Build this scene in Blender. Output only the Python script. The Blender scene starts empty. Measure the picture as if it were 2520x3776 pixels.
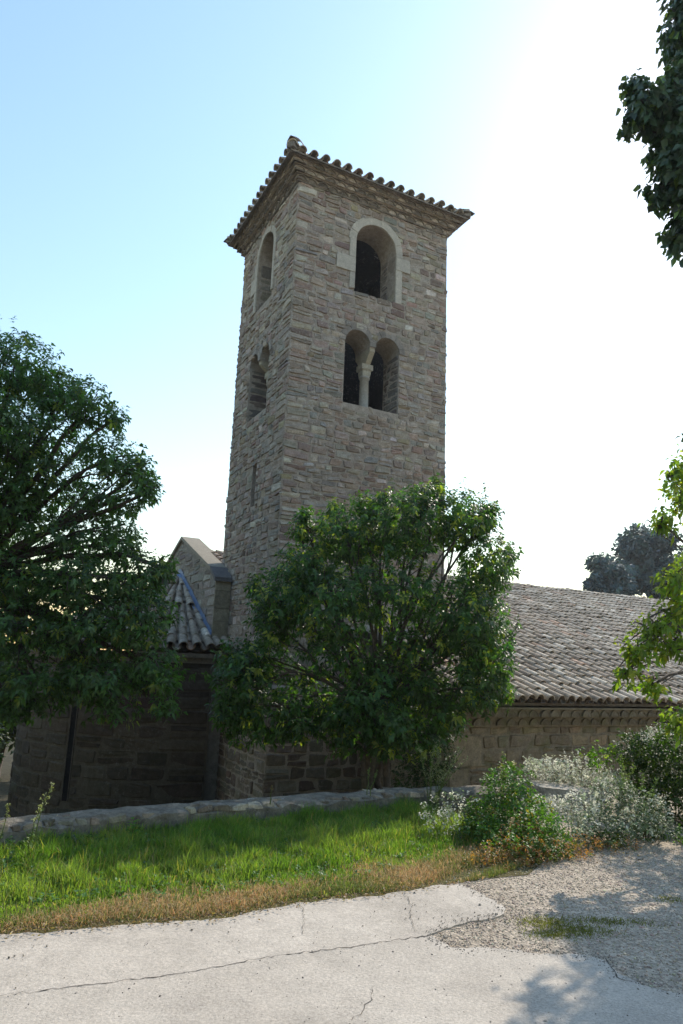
import bpy, bmesh, math, random
import numpy as np
from mathutils import Matrix, Vector

HAZE = .0005
SC = bpy.context.scene
COL = SC.collection
PI = math.pi
rng = np.random.default_rng(7)
random.seed(7)

# ------------------------------------------------------------------ camera
PITCH, ROLL, YAW = math.radians(12.1), math.radians(2.282), math.radians(27.21)
FPX = 2582.686                      # focal length in pixels of the 2520 x 3776 frame
EYE = np.array([0.0, 0.0, 1.6])
_f = np.array([0, math.cos(PITCH), math.sin(PITCH)])
_u = np.array([0, -math.sin(PITCH), math.cos(PITCH)])
_r = np.array([1.0, 0, 0])
RT = math.cos(ROLL) * _r + math.sin(ROLL) * _u
UP = -math.sin(ROLL) * _r + math.cos(ROLL) * _u
CAM = np.array([RT, UP, _f])
cd = bpy.data.cameras.new('camera')
cam = bpy.data.objects.new('camera', cd)
COL.objects.link(cam)
m = Matrix.Identity(4)
for i in range(3):
    m[i][0], m[i][1], m[i][2], m[i][3] = RT[i], UP[i], -_f[i], EYE[i]
cam.matrix_world = m
cd.sensor_fit = 'VERTICAL'
cd.sensor_height = 36.0
cd.lens = FPX / 3776 * 36.0
cd.clip_start = 0.05
cd.clip_end = 3000
SC.camera = cam

# ------------------------------------------------------------------ light
SUN_EL, SUN_AZ = math.radians(38.5), math.radians(35)   # azimuth clockwise from +Y
w = bpy.data.worlds.new('World')
SC.world = w
w.use_nodes = True
nt = w.node_tree
bg = nt.nodes['Background']
sky = nt.nodes.new('ShaderNodeTexSky')
sky.sky_type = 'NISHITA'
sky.sun_disc = False
sky.sun_elevation = SUN_EL
sky.sun_rotation = SUN_AZ
sky.air_density = 2.0
sky.dust_density = .45
sky.ozone_density = 5.0
skm = nt.nodes.new('ShaderNodeMixRGB')
skm.blend_type = 'MULTIPLY'
skm.inputs[0].default_value = 1.0
skm.inputs[2].default_value = (1.05, .99, .955, 1)
nt.links.new(sky.outputs[0], skm.inputs[1])
nt.links.new(skm.outputs[0], bg.inputs[0])
bg.inputs[1].default_value = 0.13
ld = bpy.data.lights.new('sun', 'SUN')
ld.energy = 2.75
ld.angle = math.radians(0.53)
ld.color = (1.0, 0.90, 0.765)
sun = bpy.data.objects.new('sun', ld)
COL.objects.link(sun)
SUN_DIR = Vector((math.sin(SUN_AZ) * math.cos(SUN_EL), math.cos(SUN_AZ) * math.cos(SUN_EL), math.sin(SUN_EL)))
sun.rotation_euler = SUN_DIR.to_track_quat('Z', 'Y').to_euler()
sun.location = (20, 30, 30)
SC.view_settings.view_transform = 'Standard'
SC.view_settings.look = 'None'
SC.view_settings.exposure = 0.95
SC.view_settings.gamma = 1.0
try:
    SC.cycles.use_denoising = True
    SC.cycles.max_bounces = 8
    SC.cycles.transparent_max_bounces = 8
except Exception:
    pass

# ------------------------------------------------------------------ frames of reference
CX, CY = -1.174, 13.0                              # foot of the tower's near corner
U = np.array([math.cos(YAW), math.sin(YAW), 0.0])   # along the church, away to the right
V = np.array([-math.sin(YAW), math.cos(YAW), 0.0])  # into the church, away to the left
Zv = np.array([0, 0, 1.0])
W1, W2 = 3.817, 3.265
YARD = -2.8


def W(a, b, z):
    a, b, z = np.asarray(a, float), np.asarray(b, float), np.asarray(z, float)
    return np.stack([CX + a * U[0] + b * V[0], CY + a * U[1] + b * V[1], z + 0 * a + 0 * b], -1)


def at(x, y, Y):
    """point at distance Y ahead that stands where the (1568 x 2350) frame shows (x, y)"""
    k = 2520 / 1568
    d = np.array([(x * k - 1260) / FPX, -(y * k - 1888) / FPX, 1.0]) @ CAM
    return EYE + d * (Y / d[1])


def on_ground(x, y, z=0.0):
    k = 2520 / 1568
    d = np.array([(x * k - 1260) / FPX, -(y * k - 1888) / FPX, 1.0]) @ CAM
    return EYE + d * ((z - EYE[2]) / d[2])


# ------------------------------------------------------------------ mesh helpers
class MB:
    def __init__(self):
        self.v, self.c, self.q, self.t, self.g, self.n = [], [], [], [], [], 0
        self.gm = []

    def add(self, verts, quads=None, tris=None, col=(.5, .5, .5), ngons=None):
        verts = np.asarray(verts, float).reshape(-1, 3)
        k = len(verts)
        col = np.asarray(col, float)
        if col.ndim == 1:
            col = np.tile(col[:3], (k, 1))
        self.v.append(verts)
        self.c.append(col[:, :3])
        if quads is not None and len(quads):
            self.q.append(np.asarray(quads, int) + self.n)
        if tris is not None and len(tris):
            self.t.append(np.asarray(tris, int) + self.n)
        if ngons:
            for g in ngons:
                self.g.append([i + self.n for i in g])
        self.n += k

    def box(self, o, ax, ay, az, col=(.5, .5, .5)):
        o, ax, ay, az = [np.asarray(x, float) for x in (o, ax, ay, az)]
        P = [o + i * ax + j * ay + k * az for k in (0, 1) for j in (0, 1) for i in (0, 1)]
        self.add(P, [(0, 2, 3, 1), (4, 5, 7, 6), (0, 1, 5, 4), (2, 6, 7, 3), (0, 4, 6, 2), (1, 3, 7, 5)], col=col)

    def tube(self, pts, rad, n=7, col=(.5, .5, .5), cap=True):
        pts = np.asarray(pts, float)
        rad = np.asarray(rad, float) * np.ones(len(pts))
        d = np.gradient(pts, axis=0)
        d /= np.linalg.norm(d, axis=1)[:, None] + 1e-9
        ref = np.array([0.31, 0.2, 0.93]) if abs(d[0][2]) < .9 else np.array([1.0, 0.1, 0])
        a = np.cross(d, ref)
        a /= np.linalg.norm(a, axis=1)[:, None] + 1e-9
        b = np.cross(d, a)
        th = np.arange(n) * 2 * PI / n
        R = pts[:, None] + rad[:, None, None] * (a[:, None] * np.cos(th)[None, :, None] + b[:, None] * np.sin(th)[None, :, None])
        k = len(pts)
        q = [(i * n + j, i * n + (j + 1) % n, (i + 1) * n + (j + 1) % n, (i + 1) * n + j) for i in range(k - 1) for j in range(n)]
        self.add(R.reshape(-1, 3), q, col=col, ngons=[list(range(n - 1, -1, -1)), list(range((k - 1) * n, k * n))] if cap else None)

    def instances(self, T, quads, tris, cols):
        """T: (N, K, 3) vertex positions of N copies of one topology; cols (N,3) or (N,K,3)"""
        N, K, _ = T.shape
        cols = np.asarray(cols, float)
        if cols.ndim == 2:
            cols = np.repeat(cols[:, None, :], K, 1)
        off = (np.arange(N) * K)[:, None, None]
        Q = (np.asarray(quads)[None] + off).reshape(-1, 4) if quads is not None and len(quads) else None
        t = (np.asarray(tris)[None] + off).reshape(-1, 3) if tris is not None and len(tris) else None
        self.add(T.reshape(-1, 3), Q, t, cols.reshape(-1, 3))

    def build(self, name, mat, parent=None, smooth=False, origin=None):
        V_ = np.concatenate(self.v)
        C_ = np.concatenate(self.c)
        me = bpy.data.meshes.new(name)
        polys, sizes = [], []
        if self.q:
            q = np.concatenate(self.q); polys.append(q.ravel()); sizes.append(np.full(len(q), 4))
        if self.t:
            t = np.concatenate(self.t); polys.append(t.ravel()); sizes.append(np.full(len(t), 3))
        for g in self.g:
            polys.append(np.array(g)); sizes.append(np.array([len(g)]))
        L = np.concatenate(polys); S = np.concatenate(sizes)
        if origin is not None:
            V_ = V_ - np.asarray(origin)
        me.vertices.add(len(V_)); me.vertices.foreach_set('co', V_.astype(np.float32).ravel())
        me.loops.add(len(L)); me.loops.foreach_set('vertex_index', L.astype(np.int32))
        me.polygons.add(len(S))
        me.polygons.foreach_set('loop_start', np.concatenate([[0], np.cumsum(S)[:-1]]).astype(np.int32))
        me.polygons.foreach_set('loop_total', S.astype(np.int32))
        me.polygons.foreach_set('use_smooth', np.full(len(S), bool(smooth)))
        me.update(calc_edges=True)
        me.validate()
        ca = me.attributes.new('col', 'FLOAT_COLOR', 'POINT')
        if len(me.vertices) == len(C_):
            ca.data.foreach_set('color', np.concatenate([C_, np.ones((len(C_), 1))], 1).astype(np.float32).ravel())
        me.materials.append(mat)
        o = bpy.data.objects.new(name, me)
        COL.objects.link(o)
        if parent is not None:
            o.parent = parent
        elif origin is not None:
            o.location = origin
        return o


def tag(o, label=None, cat=None, group=None, kind=None):
    if label: o['label'] = label
    if cat: o['category'] = cat
    if group: o['group'] = group
    if kind: o['kind'] = kind
    return o


def thing(name, label, cat, loc=(0, 0, 0), group=None):
    o = bpy.data.objects.new(name, None)
    COL.objects.link(o)
    o.location = loc
    o.empty_display_size = .3
    return tag(o, label, cat, group)


def hold(root, *parts):
    """keep world-space part meshes in place under their thing"""
    bpy.context.view_layer.update()
    for p in parts:
        p.parent = root
        p.matrix_parent_inverse = Matrix.Translation(root.location).inverted()


def under(part, *subs):
    """pieces of a part (all meshes are built in world space, so nothing moves)"""
    for p in subs:
        p.parent = part


# ------------------------------------------------------------------ materials
def newmat(name):
    mt = bpy.data.materials.new(name)
    mt.use_nodes = True
    t = mt.node_tree
    return mt, t, t.nodes['Principled BSDF']


def node(t, kind, **kw):
    n = t.nodes.new(kind)
    for k, v in kw.items():
        if k in n.inputs.keys() if hasattr(n.inputs, 'keys') else False:
            n.inputs[k].default_value = v
        else:
            setattr(n, k, v)
    return n


def noise(t, scale, detail=5, rough=.6, vec=None):
    n = t.nodes.new('ShaderNodeTexNoise')
    n.inputs['Scale'].default_value = scale
    n.inputs['Detail'].default_value = detail
    n.inputs['Roughness'].default_value = rough
    if vec is None:
        tc = t.nodes.new('ShaderNodeTexCoord')
        t.links.new(tc.outputs['Object'], n.inputs['Vector'])
    else:
        t.links.new(vec, n.inputs['Vector'])
    return n.outputs['Fac']


def ramp(t, fac, stops):
    r = t.nodes.new('ShaderNodeValToRGB')
    e = r.color_ramp.elements
    while len(e) < len(stops):
        e.new(.5)
    for k, (p, c) in enumerate(stops):
        e[k].position = p
        e[k].color = (*c, 1) if len(c) == 3 else c
    t.links.new(fac, r.inputs[0])
    return r.outputs[0]


def mix(t, mode, fac, a, b):
    x = t.nodes.new('ShaderNodeMixRGB')
    x.blend_type = mode
    for i, s in ((0, fac), (1, a), (2, b)):
        if hasattr(s, 'links') or hasattr(s, 'is_linked'):
            t.links.new(s, x.inputs[i])
        else:
            x.inputs[i].default_value = s if i == 0 else (*s, 1)
    return x.outputs[0]


def bump(t, bsdf, height, strength=.4, dist=.01):
    b = t.nodes.new('ShaderNodeBump')
    b.inputs['Strength'].default_value = strength
    b.inputs['Distance'].default_value = dist
    t.links.new(height, b.inputs['Height'])
    t.links.new(b.outputs[0], bsdf.inputs['Normal'])


def attr(t):
    a = t.nodes.new('ShaderNodeAttribute')
    a.attribute_name = 'col'
    return a.outputs['Color']


def g3(v): return (v, v, v)


def stone_mat(name, lich=.35, var=.35, rough=.9, moss=0.0):
    mt, t, b = newmat(name)
    c = attr(t)
    c = mix(t, 'MULTIPLY', 1.0, c, ramp(t, noise(t, 9, 6, .65), [(.3, g3(1 - var)), (.7, g3(1 + var * .7))]))
    c = mix(t, 'MULTIPLY', 1.0, c, ramp(t, noise(t, 45, 4, .7), [(.3, g3(.78)), (.7, g3(1.22))]))
    if lich > 0:
        big = ramp(t, noise(t, .9, 3, .5), [(.42, g3(0)), (.62, g3(1))])
        sp = ramp(t, noise(t, 17, 5, .75), [(.56, g3(0)), (.64, g3(1))])
        f = mix(t, 'MULTIPLY', 1.0, big, sp)
        f2 = mix(t, 'MULTIPLY', 1.0, f, g3(lich))
        c = mix(t, 'MIX', f2, c, (.52, .49, .45))
        dk = ramp(t, noise(t, 6.5, 5, .7), [(.58, g3(0)), (.72, g3(.55))])
        c = mix(t, 'MIX', dk, c, (.10, .085, .075))
    if moss > 0:
        ms = ramp(t, noise(t, 4.2, 5, .7), [(.52, g3(0)), (.70, g3(moss))])
        c = mix(t, 'MIX', ms, c, (.13, .13, .055))
    t.links.new(c, b.inputs['Base Color'])
    b.inputs['Roughness'].default_value = rough
    b.inputs['Specular IOR Level'].default_value = .25
    h = mix(t, 'ADD', 1.0, noise(t, 28, 6, .7), noise(t, 110, 3, .6))
    bump(t, b, h, .7, .012)
    return mt


M_stone = stone_mat('rubble_stone', .75, .28)
M_nave = stone_mat('nave_stone', .25, moss=.7)
M_ashlar = stone_mat('ashlar_stone', .15, .3)
M_dressed = stone_mat('dressed_limestone', .0, .16, .85)
M_parapet = stone_mat('parapet_stone', .5, .5)
M_tile = stone_mat('clay_tile', .45, .45, .85, moss=.35)
M_lead = stone_mat('blue_flashing', 0, .2, .5)


def leaf_mat(name, trans=.35, rough=.35, tint=(1.25, 1.35, .45), spec=.5):
    mt, t, b = newmat(name)
    c = attr(t)
    t.links.new(c, b.inputs['Base Color'])
    b.inputs['Roughness'].default_value = rough
    b.inputs['Specular IOR Level'].default_value = spec
    tr = t.nodes.new('ShaderNodeBsdfTranslucent')
    t.links.new(mix(t, 'MULTIPLY', 1.0, c, tint), tr.inputs['Color'])
    ms = t.nodes.new('ShaderNodeMixShader')
    ms.inputs[0].default_value = trans
    out = t.nodes['Material Output']
    t.links.new(b.outputs[0], ms.inputs[1])
    t.links.new(tr.outputs[0], ms.inputs[2])
    t.links.new(ms.outputs[0], out.inputs[0])
    return mt


M_leaf = leaf_mat('glossy_leaf', .50, .40, (1.5, 1.7, .42))
M_lime = leaf_mat('thin_leaf', .6, .5, (1.5, 1.5, .4))
M_ivy = leaf_mat('ivy_leaf', .2, .4)
M_far = leaf_mat('far_leaf', .2, .6, (1.1, 1.2, .8))
M_weed = leaf_mat('weed_leaf', .4, .5)
M_pale = leaf_mat('pale_leaf', .45, .45, (1.1, 1.1, .95))
M_dry = leaf_mat('dry_blade', .4, .7, (1.2, 1.05, .75), .2)
M_grass = leaf_mat('grass_blade', .6, .5, (1.3, 1.5, .35), .3)


def bark_mat():
    mt, t, b = newmat('bark')
    n = noise(t, 14, 6, .7)
    t.links.new(ramp(t, n, [(.3, (.035, .028, .022)), (.7, (.12, .10, .082))]), b.inputs['Base Color'])
    b.inputs['Roughness'].default_value = .9
    bump(t, b, n, .8, .02)
    return mt


M_bark = bark_mat()


# ------------------------------------------------------------------ ground
def concrete_mat(name, k, agg):
    mt, t, b = newmat(name)
    c = ramp(t, noise(t, .8, 5, .6), [(.3, tuple(k * q for q in (.405, .358, .302))), (.7, tuple(k * q for q in (.492, .442, .378)))])
    c = mix(t, 'MULTIPLY', 1.0, c, ramp(t, noise(t, 60, 4, .7), [(.25, g3(.66)), (.7, g3(1.16))]))
    sp = ramp(t, noise(t, 95, 3, .6), [(.63 - .05 * agg, g3(0)), (.72 - .05 * agg, g3(.5 + .2 * agg))])
    pat = ramp(t, noise(t, 2.1, 4, .6), [(.4, g3(.1 + .4 * agg)), (.65, g3(1))])
    st = ramp(t, noise(t, .55, 6, .72), [(.46, g3(1)), (.60, g3(.84)), (.72, g3(.93))])
    c = mix(t, 'MULTIPLY', 1.0, c, st)
    c = mix(t, 'MIX', mix(t, 'MULTIPLY', 1.0, sp, pat), c, (.20, .185, .165))
    c = mix(t, 'MULTIPLY', .6, c, ramp(t, noise(t, 5, 6, .7), [(.3, g3(.8)), (.7, g3(1.1))]))
    t.links.new(c, b.inputs['Base Color'])
    b.inputs['Roughness'].default_value = .92
    b.inputs['Specular IOR Level'].default_value = .2
    h = mix(t, 'ADD', 1.0, noise(t, 70, 5, .7), noise(t, 12, 4, .6))
    bump(t, b, h, .55, .010)
    return mt


def soil_mat(name, c1, c2, c3, sc=30):
    mt, t, b = newmat(name)
    c = ramp(t, noise(t, 1.4, 5, .65), [(.3, c1), (.7, c2)])
    vo = t.nodes.new('ShaderNodeTexVoronoi')
    vo.inputs['Scale'].default_value = sc * 1.6
    tc = t.nodes.new('ShaderNodeTexCoord')
    t.links.new(tc.outputs['Object'], vo.inputs['Vector'])
    c = mix(t, 'MULTIPLY', .75, c, ramp(t, vo.outputs['Color'], [(.1, g3(.55)), (.9, g3(1.35))]))
    c = mix(t, 'MIX', ramp(t, noise(t, sc * 3, 4, .7), [(.55, g3(0)), (.72, g3(.7))]), c, c3)
    t.links.new(c, b.inputs['Base Color'])
    b.inputs['Roughness'].default_value = .95
    b.inputs['Specular IOR Level'].default_value = .15
    h = mix(t, 'ADD', 1.0, noise(t, sc * 2, 5, .7), vo.outputs['Distance'])
    bump(t, b, h, .8, .015)
    return mt


M_conc = concrete_mat('pale_concrete', 1.2, 0)
M_conc2 = concrete_mat('worn_concrete', 1.16, 1)
M_gravel = soil_mat('gravel_dirt', (.40, .335, .262), (.52, .445, .355), (.24, .195, .15))
M_soil = soil_mat('lawn_soil', (.07, .075, .025), (.13, .105, .045), (.18, .13, .06))
M_yard = soil_mat('yard_soil', (.05, .045, .03), (.07, .062, .04), (.03, .03, .02), 10)

PZ = .18
_pp = [on_ground(x, y, PZ)[:2] for x, y in ((0, 1880), (150, 1864), (300, 1851), (450, 1841), (600, 1831), (750, 1820), (900, 1810), (1100, 1803), (1200, 1799))]
_d = (_pp[0] - _pp[2])
PAR = np.array([_pp[0] + _d * 6, _pp[0] + _d * 2.2] + _pp)
EDGE_R = [(3.4, 10.0), (5.5, 10.6), (9.0, 11.6), (18.0, 15.0), (40.0, 24.0), (40.0, -30.0), (-40.0, -30.0), (-40.0, -14.0)]

gm = MB()
s = 400.0
gm.add([(-s, -s, YARD), (s, -s, YARD), (s, s, YARD), (-s, s, YARD)], [(0, 1, 2, 3)])
tag(gm.build('ground', M_yard), kind='structure')
outline = [tuple(p) for p in PAR] + EDGE_R
tm = MB()
n = len(outline)
top = [(x, y, 0.0) for x, y in outline]
bot = [(x, y, YARD - .2) for x, y in outline]
tm.add(top + bot, [(i, (i + 1) % n, n + (i + 1) % n, n + i) for i in range(n)], ngons=[list(range(n))[::-1]])
tag(tm.build('terrace_ground', M_gravel), kind='structure')

# lawn soil sheet
EDGE_PX = [(-330, 2185), (0, 2150), (120, 2142), (250, 2128), (400, 2118), (520, 2110), (650, 2082), (760, 2068), (880, 2058), (1000, 2035)]
lawn_edge = np.array([on_ground(x, y)[:2] for x, y in EDGE_PX])
_left = lawn_edge[0] + (lawn_edge[0] - lawn_edge[2]) * 2.2
lawn_edge = np.concatenate([[_left], lawn_edge])
lm = MB()
far = [tuple(PAR[0])] + [tuple(PAR[1])] + [tuple(p) for p in PAR[2:-1]] + [(2.2, 8.6), (2.1, 6.9), (1.6, 6.05), (1.0, 5.8)]
near = [tuple(p) for p in lawn_edge]
poly = [(x, y, .004) for x, y in near] + [(x, y, .004) for x, y in far[::-1]]
lm.add(poly, ngons=[list(range(len(poly)))])
tag(lm.build('lawn_soil', M_soil), kind='structure')

# concrete path: two slabs joined along a crack, with ragged edges
def ragged(pts, step=.05, amp=.018, seed=1):
    r = np.random.default_rng(seed)
    out = []
    pts = np.asarray(pts, float)
    for a, b in zip(pts[:-1], pts[1:]):
        k = max(1, int(np.linalg.norm(b - a) / step))
        for i in range(k):
            q = a + (b - a) * i / k
            out.append(q + r.normal(0, amp, 2))
    out.append(pts[-1])
    return out


S1 = EDGE_PX + [(1060, 2032), (1110, 2055), (1162, 2088), (1140, 2106), (1070, 2120), (1005, 2140), (985, 2150),
                (1010, 2163), (1045, 2180), (1130, 2178), (1240, 2192), (1330, 2196), (1388, 2206), (1420, 2238), (1480, 2262), (1568, 2292), (1800, 2330)]
bnd = ragged([_left] + [on_ground(x, y)[:2] for x, y in S1], .05, .012, 3)
pm = MB()
poly = [(x, y, .010) for x, y in bnd] + [(9, 2.0, .010), (9, -8, .010), (-9, -8, .010), (-9, _left[1] - .8, .010)]
sk = [(x, y, -.05) for x, y, _ in poly]
k = len(poly)
pm.add(poly + sk, [(i, (i + 1) % k, k + (i + 1) % k, k + i) for i in range(k)], ngons=[list(range(k))[::-1]])
path = pm.build('concrete_path', M_conc)
tag(path, kind='structure')


def crack(px, wd, seed, z=.0165):
    P = ragged([on_ground(x, y)[:2] for x, y in px], .03, .007, seed)
    r = np.random.default_rng(seed)
    P = np.array(P)
    d = np.gradient(P, axis=0); d /= np.linalg.norm(d, axis=1)[:, None] + 1e-9
    nrm = np.stack([-d[:, 1], d[:, 0]], 1)
    ww = wd * (.25 + r.random(len(P)) * 1.1)
    L, R_ = P + nrm * ww[:, None], P - nrm * ww[:, None]
    vs = [(x, y, z) for x, y in L] + [(x, y, z) for x, y in R_]
    kk = len(P)
    return vs, [(i, kk + i, kk + i + 1, i + 1) for i in range(kk - 1)]


CR = [(-700, 2385), (-60, 2302), (0, 2293), (200, 2268), (420, 2240), (560, 2213), (650, 2198), (800, 2180), (985, 2152)]
c1 = ragged([on_ground(x, y)[:2] for x, y in CR], .03, .005, 5)
c2 = [b_ for b_ in bnd]
i0 = int(np.argmin(np.linalg.norm(np.array(c2) - c1[-1], axis=1)))
poly2 = [(x, y, .014) for x, y in c1] + [(x - .004, y - .006, .014) for x, y in c2[i0 + 1:]] + [(8.9, 1.9, .014), (8.9, -7.9, .014), (-8.9, -7.9, .014), (c1[0][0] - 3, c1[0][1] - 1, .014)]
p2 = MB()
k = len(poly2)
p2.add(poly2 + [(x, y, .0) for x, y, _ in poly2], [(i, (i + 1) % k, k + (i + 1) % k, k + i) for i in range(k)], ngons=[list(range(k))[::-1]])
tag(p2.build('lower_path', M_conc2), kind='structure')


cm = MB()
for px, wd, sd in (([(-60, 2302), (0, 2293), (200, 2268), (420, 2240), (560, 2213), (650, 2198), (800, 2180), (985, 2152)], .0035, 5),
                   ([(930, 2055), (945, 2085), (940, 2110), (952, 2135)], .002, 6),
                   ([(1390, 2206), (1420, 2250), (1450, 2258), (1500, 2262)], .003, 7),
                   ([(690, 2075), (700, 2120), (695, 2150)], .0015, 8),
                   ([(810, 2350), (850, 2310), (860, 2270)], .0015, 9)):
    vs, q = crack(px, wd, sd)
    cm.add(vs, q, col=(.09, .08, .07))
co = cm.build('crack_lines', stone_mat('crack_dirt', 0, .2))
co.parent = path

# pebbles and gravel
IC = None
def pebbles(name, P, size, cols, seed):
    r = np.random.default_rng(seed)
    bm = bmesh.new()
    bmesh.ops.create_icosphere(bm, subdivisions=1, radius=1)
    vb = np.array([v.co[:] for v in bm.verts]); fb = np.array([[v.index for v in f.verts] for f in bm.faces])
    bm.free()
    N = len(P)
    jit = 1 + r.normal(0, .16, (N, len(vb), 1))
    sc = size[:, None, None] * np.stack([r.uniform(.7, 1.3, N), r.uniform(.6, 1.0, N), r.uniform(.4, .8, N)], 1)[:, None, :]
    T = vb[None] * jit * sc
    an = r.uniform(0, 2 * PI, N); ca, sa = np.cos(an)[:, None], np.sin(an)[:, None]
    T = np.stack([T[..., 0] * ca - T[..., 1] * sa, T[..., 0] * sa + T[..., 1] * ca, T[..., 2]], -1)
    T += P[:, None, :]
    mb = MB()
    mb.instances(T, None, fb, cols)
    return mb.build(name, M_gravel2)


M_gravel2 = stone_mat('pebble', 0, .3)
gp = np.array([on_ground(x, y)[:2] for x, y in [(985, 2150), (1162, 2088), (1060, 2030), (1000, 2033), (1120, 1975), (1300, 1955), (1570, 1945), (1680, 1960), (1680, 2310), (1480, 2262), (1388, 2206), (1045, 2178)]])
def inside(P, poly):
    x, y = P[:, 0], P[:, 1]
    ins = np.zeros(len(P), bool)
    j = len(poly) - 1
    for i in range(len(poly)):
        xi, yi = poly[i]; xj, yj = poly[j]
        c = ((yi > y) != (yj > y)) & (x < (xj - xi) * (y - yi) / (yj - yi + 1e-12) + xi)
        ins ^= c
        j = i
    return ins


def scatter(poly, N, r):
    poly = np.asarray(poly)
    lo, hi = poly.min(0), poly.max(0)
    P = r.uniform(lo, hi, (N * 4, 2))
    P = P[inside(P, poly)]
    return P[:N]


r = np.random.default_rng(11)
P2 = scatter(gp, 11000, r)
sz = r.gamma(2.0, .0015, len(P2)) + .002
cl = np.array([.56, .465, .365]) * r.uniform(.65, 1.2, (len(P2), 1)) * (1 + r.normal(0, .05, (len(P2), 3)))
tag(pebbles('gravel', np.column_stack([P2, np.full(len(P2), .002)]), sz, cl, 12), kind='stuff')
pp = np.array([on_ground(x, y)[:2] for x, y in [(-80, 2160), (300, 2125), (1000, 2040), (1150, 2090), (1000, 2150), (1380, 2210), (1568, 2300), (1568, 2420), (-80, 2420)]])
P2 = scatter(pp, 260, r)
_e = np.array([on_ground(x, y)[:2] for x, y in ((1060, 2032), (1110, 2055), (1162, 2088), (1140, 2106), (1070, 2120), (1005, 2140), (985, 2150), (1010, 2163), (1045, 2180), (1130, 2178), (1240, 2192), (1330, 2196), (1388, 2206), (1420, 2238), (1480, 2262), (1568, 2292))])
_k = r.integers(0, len(_e) - 1, 900)
P3 = _e[_k] + (_e[_k + 1] - _e[_k]) * r.random((900, 1)) + r.normal(0, .045, (900, 2))
P4 = np.array([on_ground(1100, 2120)[:2]]) + r.normal(0, .16, (160, 2)) * np.array([[1.2, .5]])
P2 = np.concatenate([P2, P3, P4])
sz = r.gamma(2.0, .0009, len(P2)) + .0018
cl = np.array([.25, .225, .195]) * r.uniform(.5, 1.5, (len(P2), 1))
tag(pebbles('loose_pebbles', np.column_stack([P2, np.full(len(P2), .015)]), sz, cl, 13), kind='stuff')


PAL = [(5, (.355, .285, .225)), (4, (.342, .294, .242)), (2, (.335, .248, .198)), (3, (.405, .342, .276)), (2.5, (.298, .270, .235)), (1.2, (.49, .432, .36)), (.4, (.335, .282, .185)), (1.6, (.26, .197, .16))]
PAL_BASE = [(4, (.20, .162, .122)), (3, (.18, .152, .118)), (2, (.225, .182, .138)), (1, (.165, .122, .096))]  # tower foot palette, darkened to paint in the shade there


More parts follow.
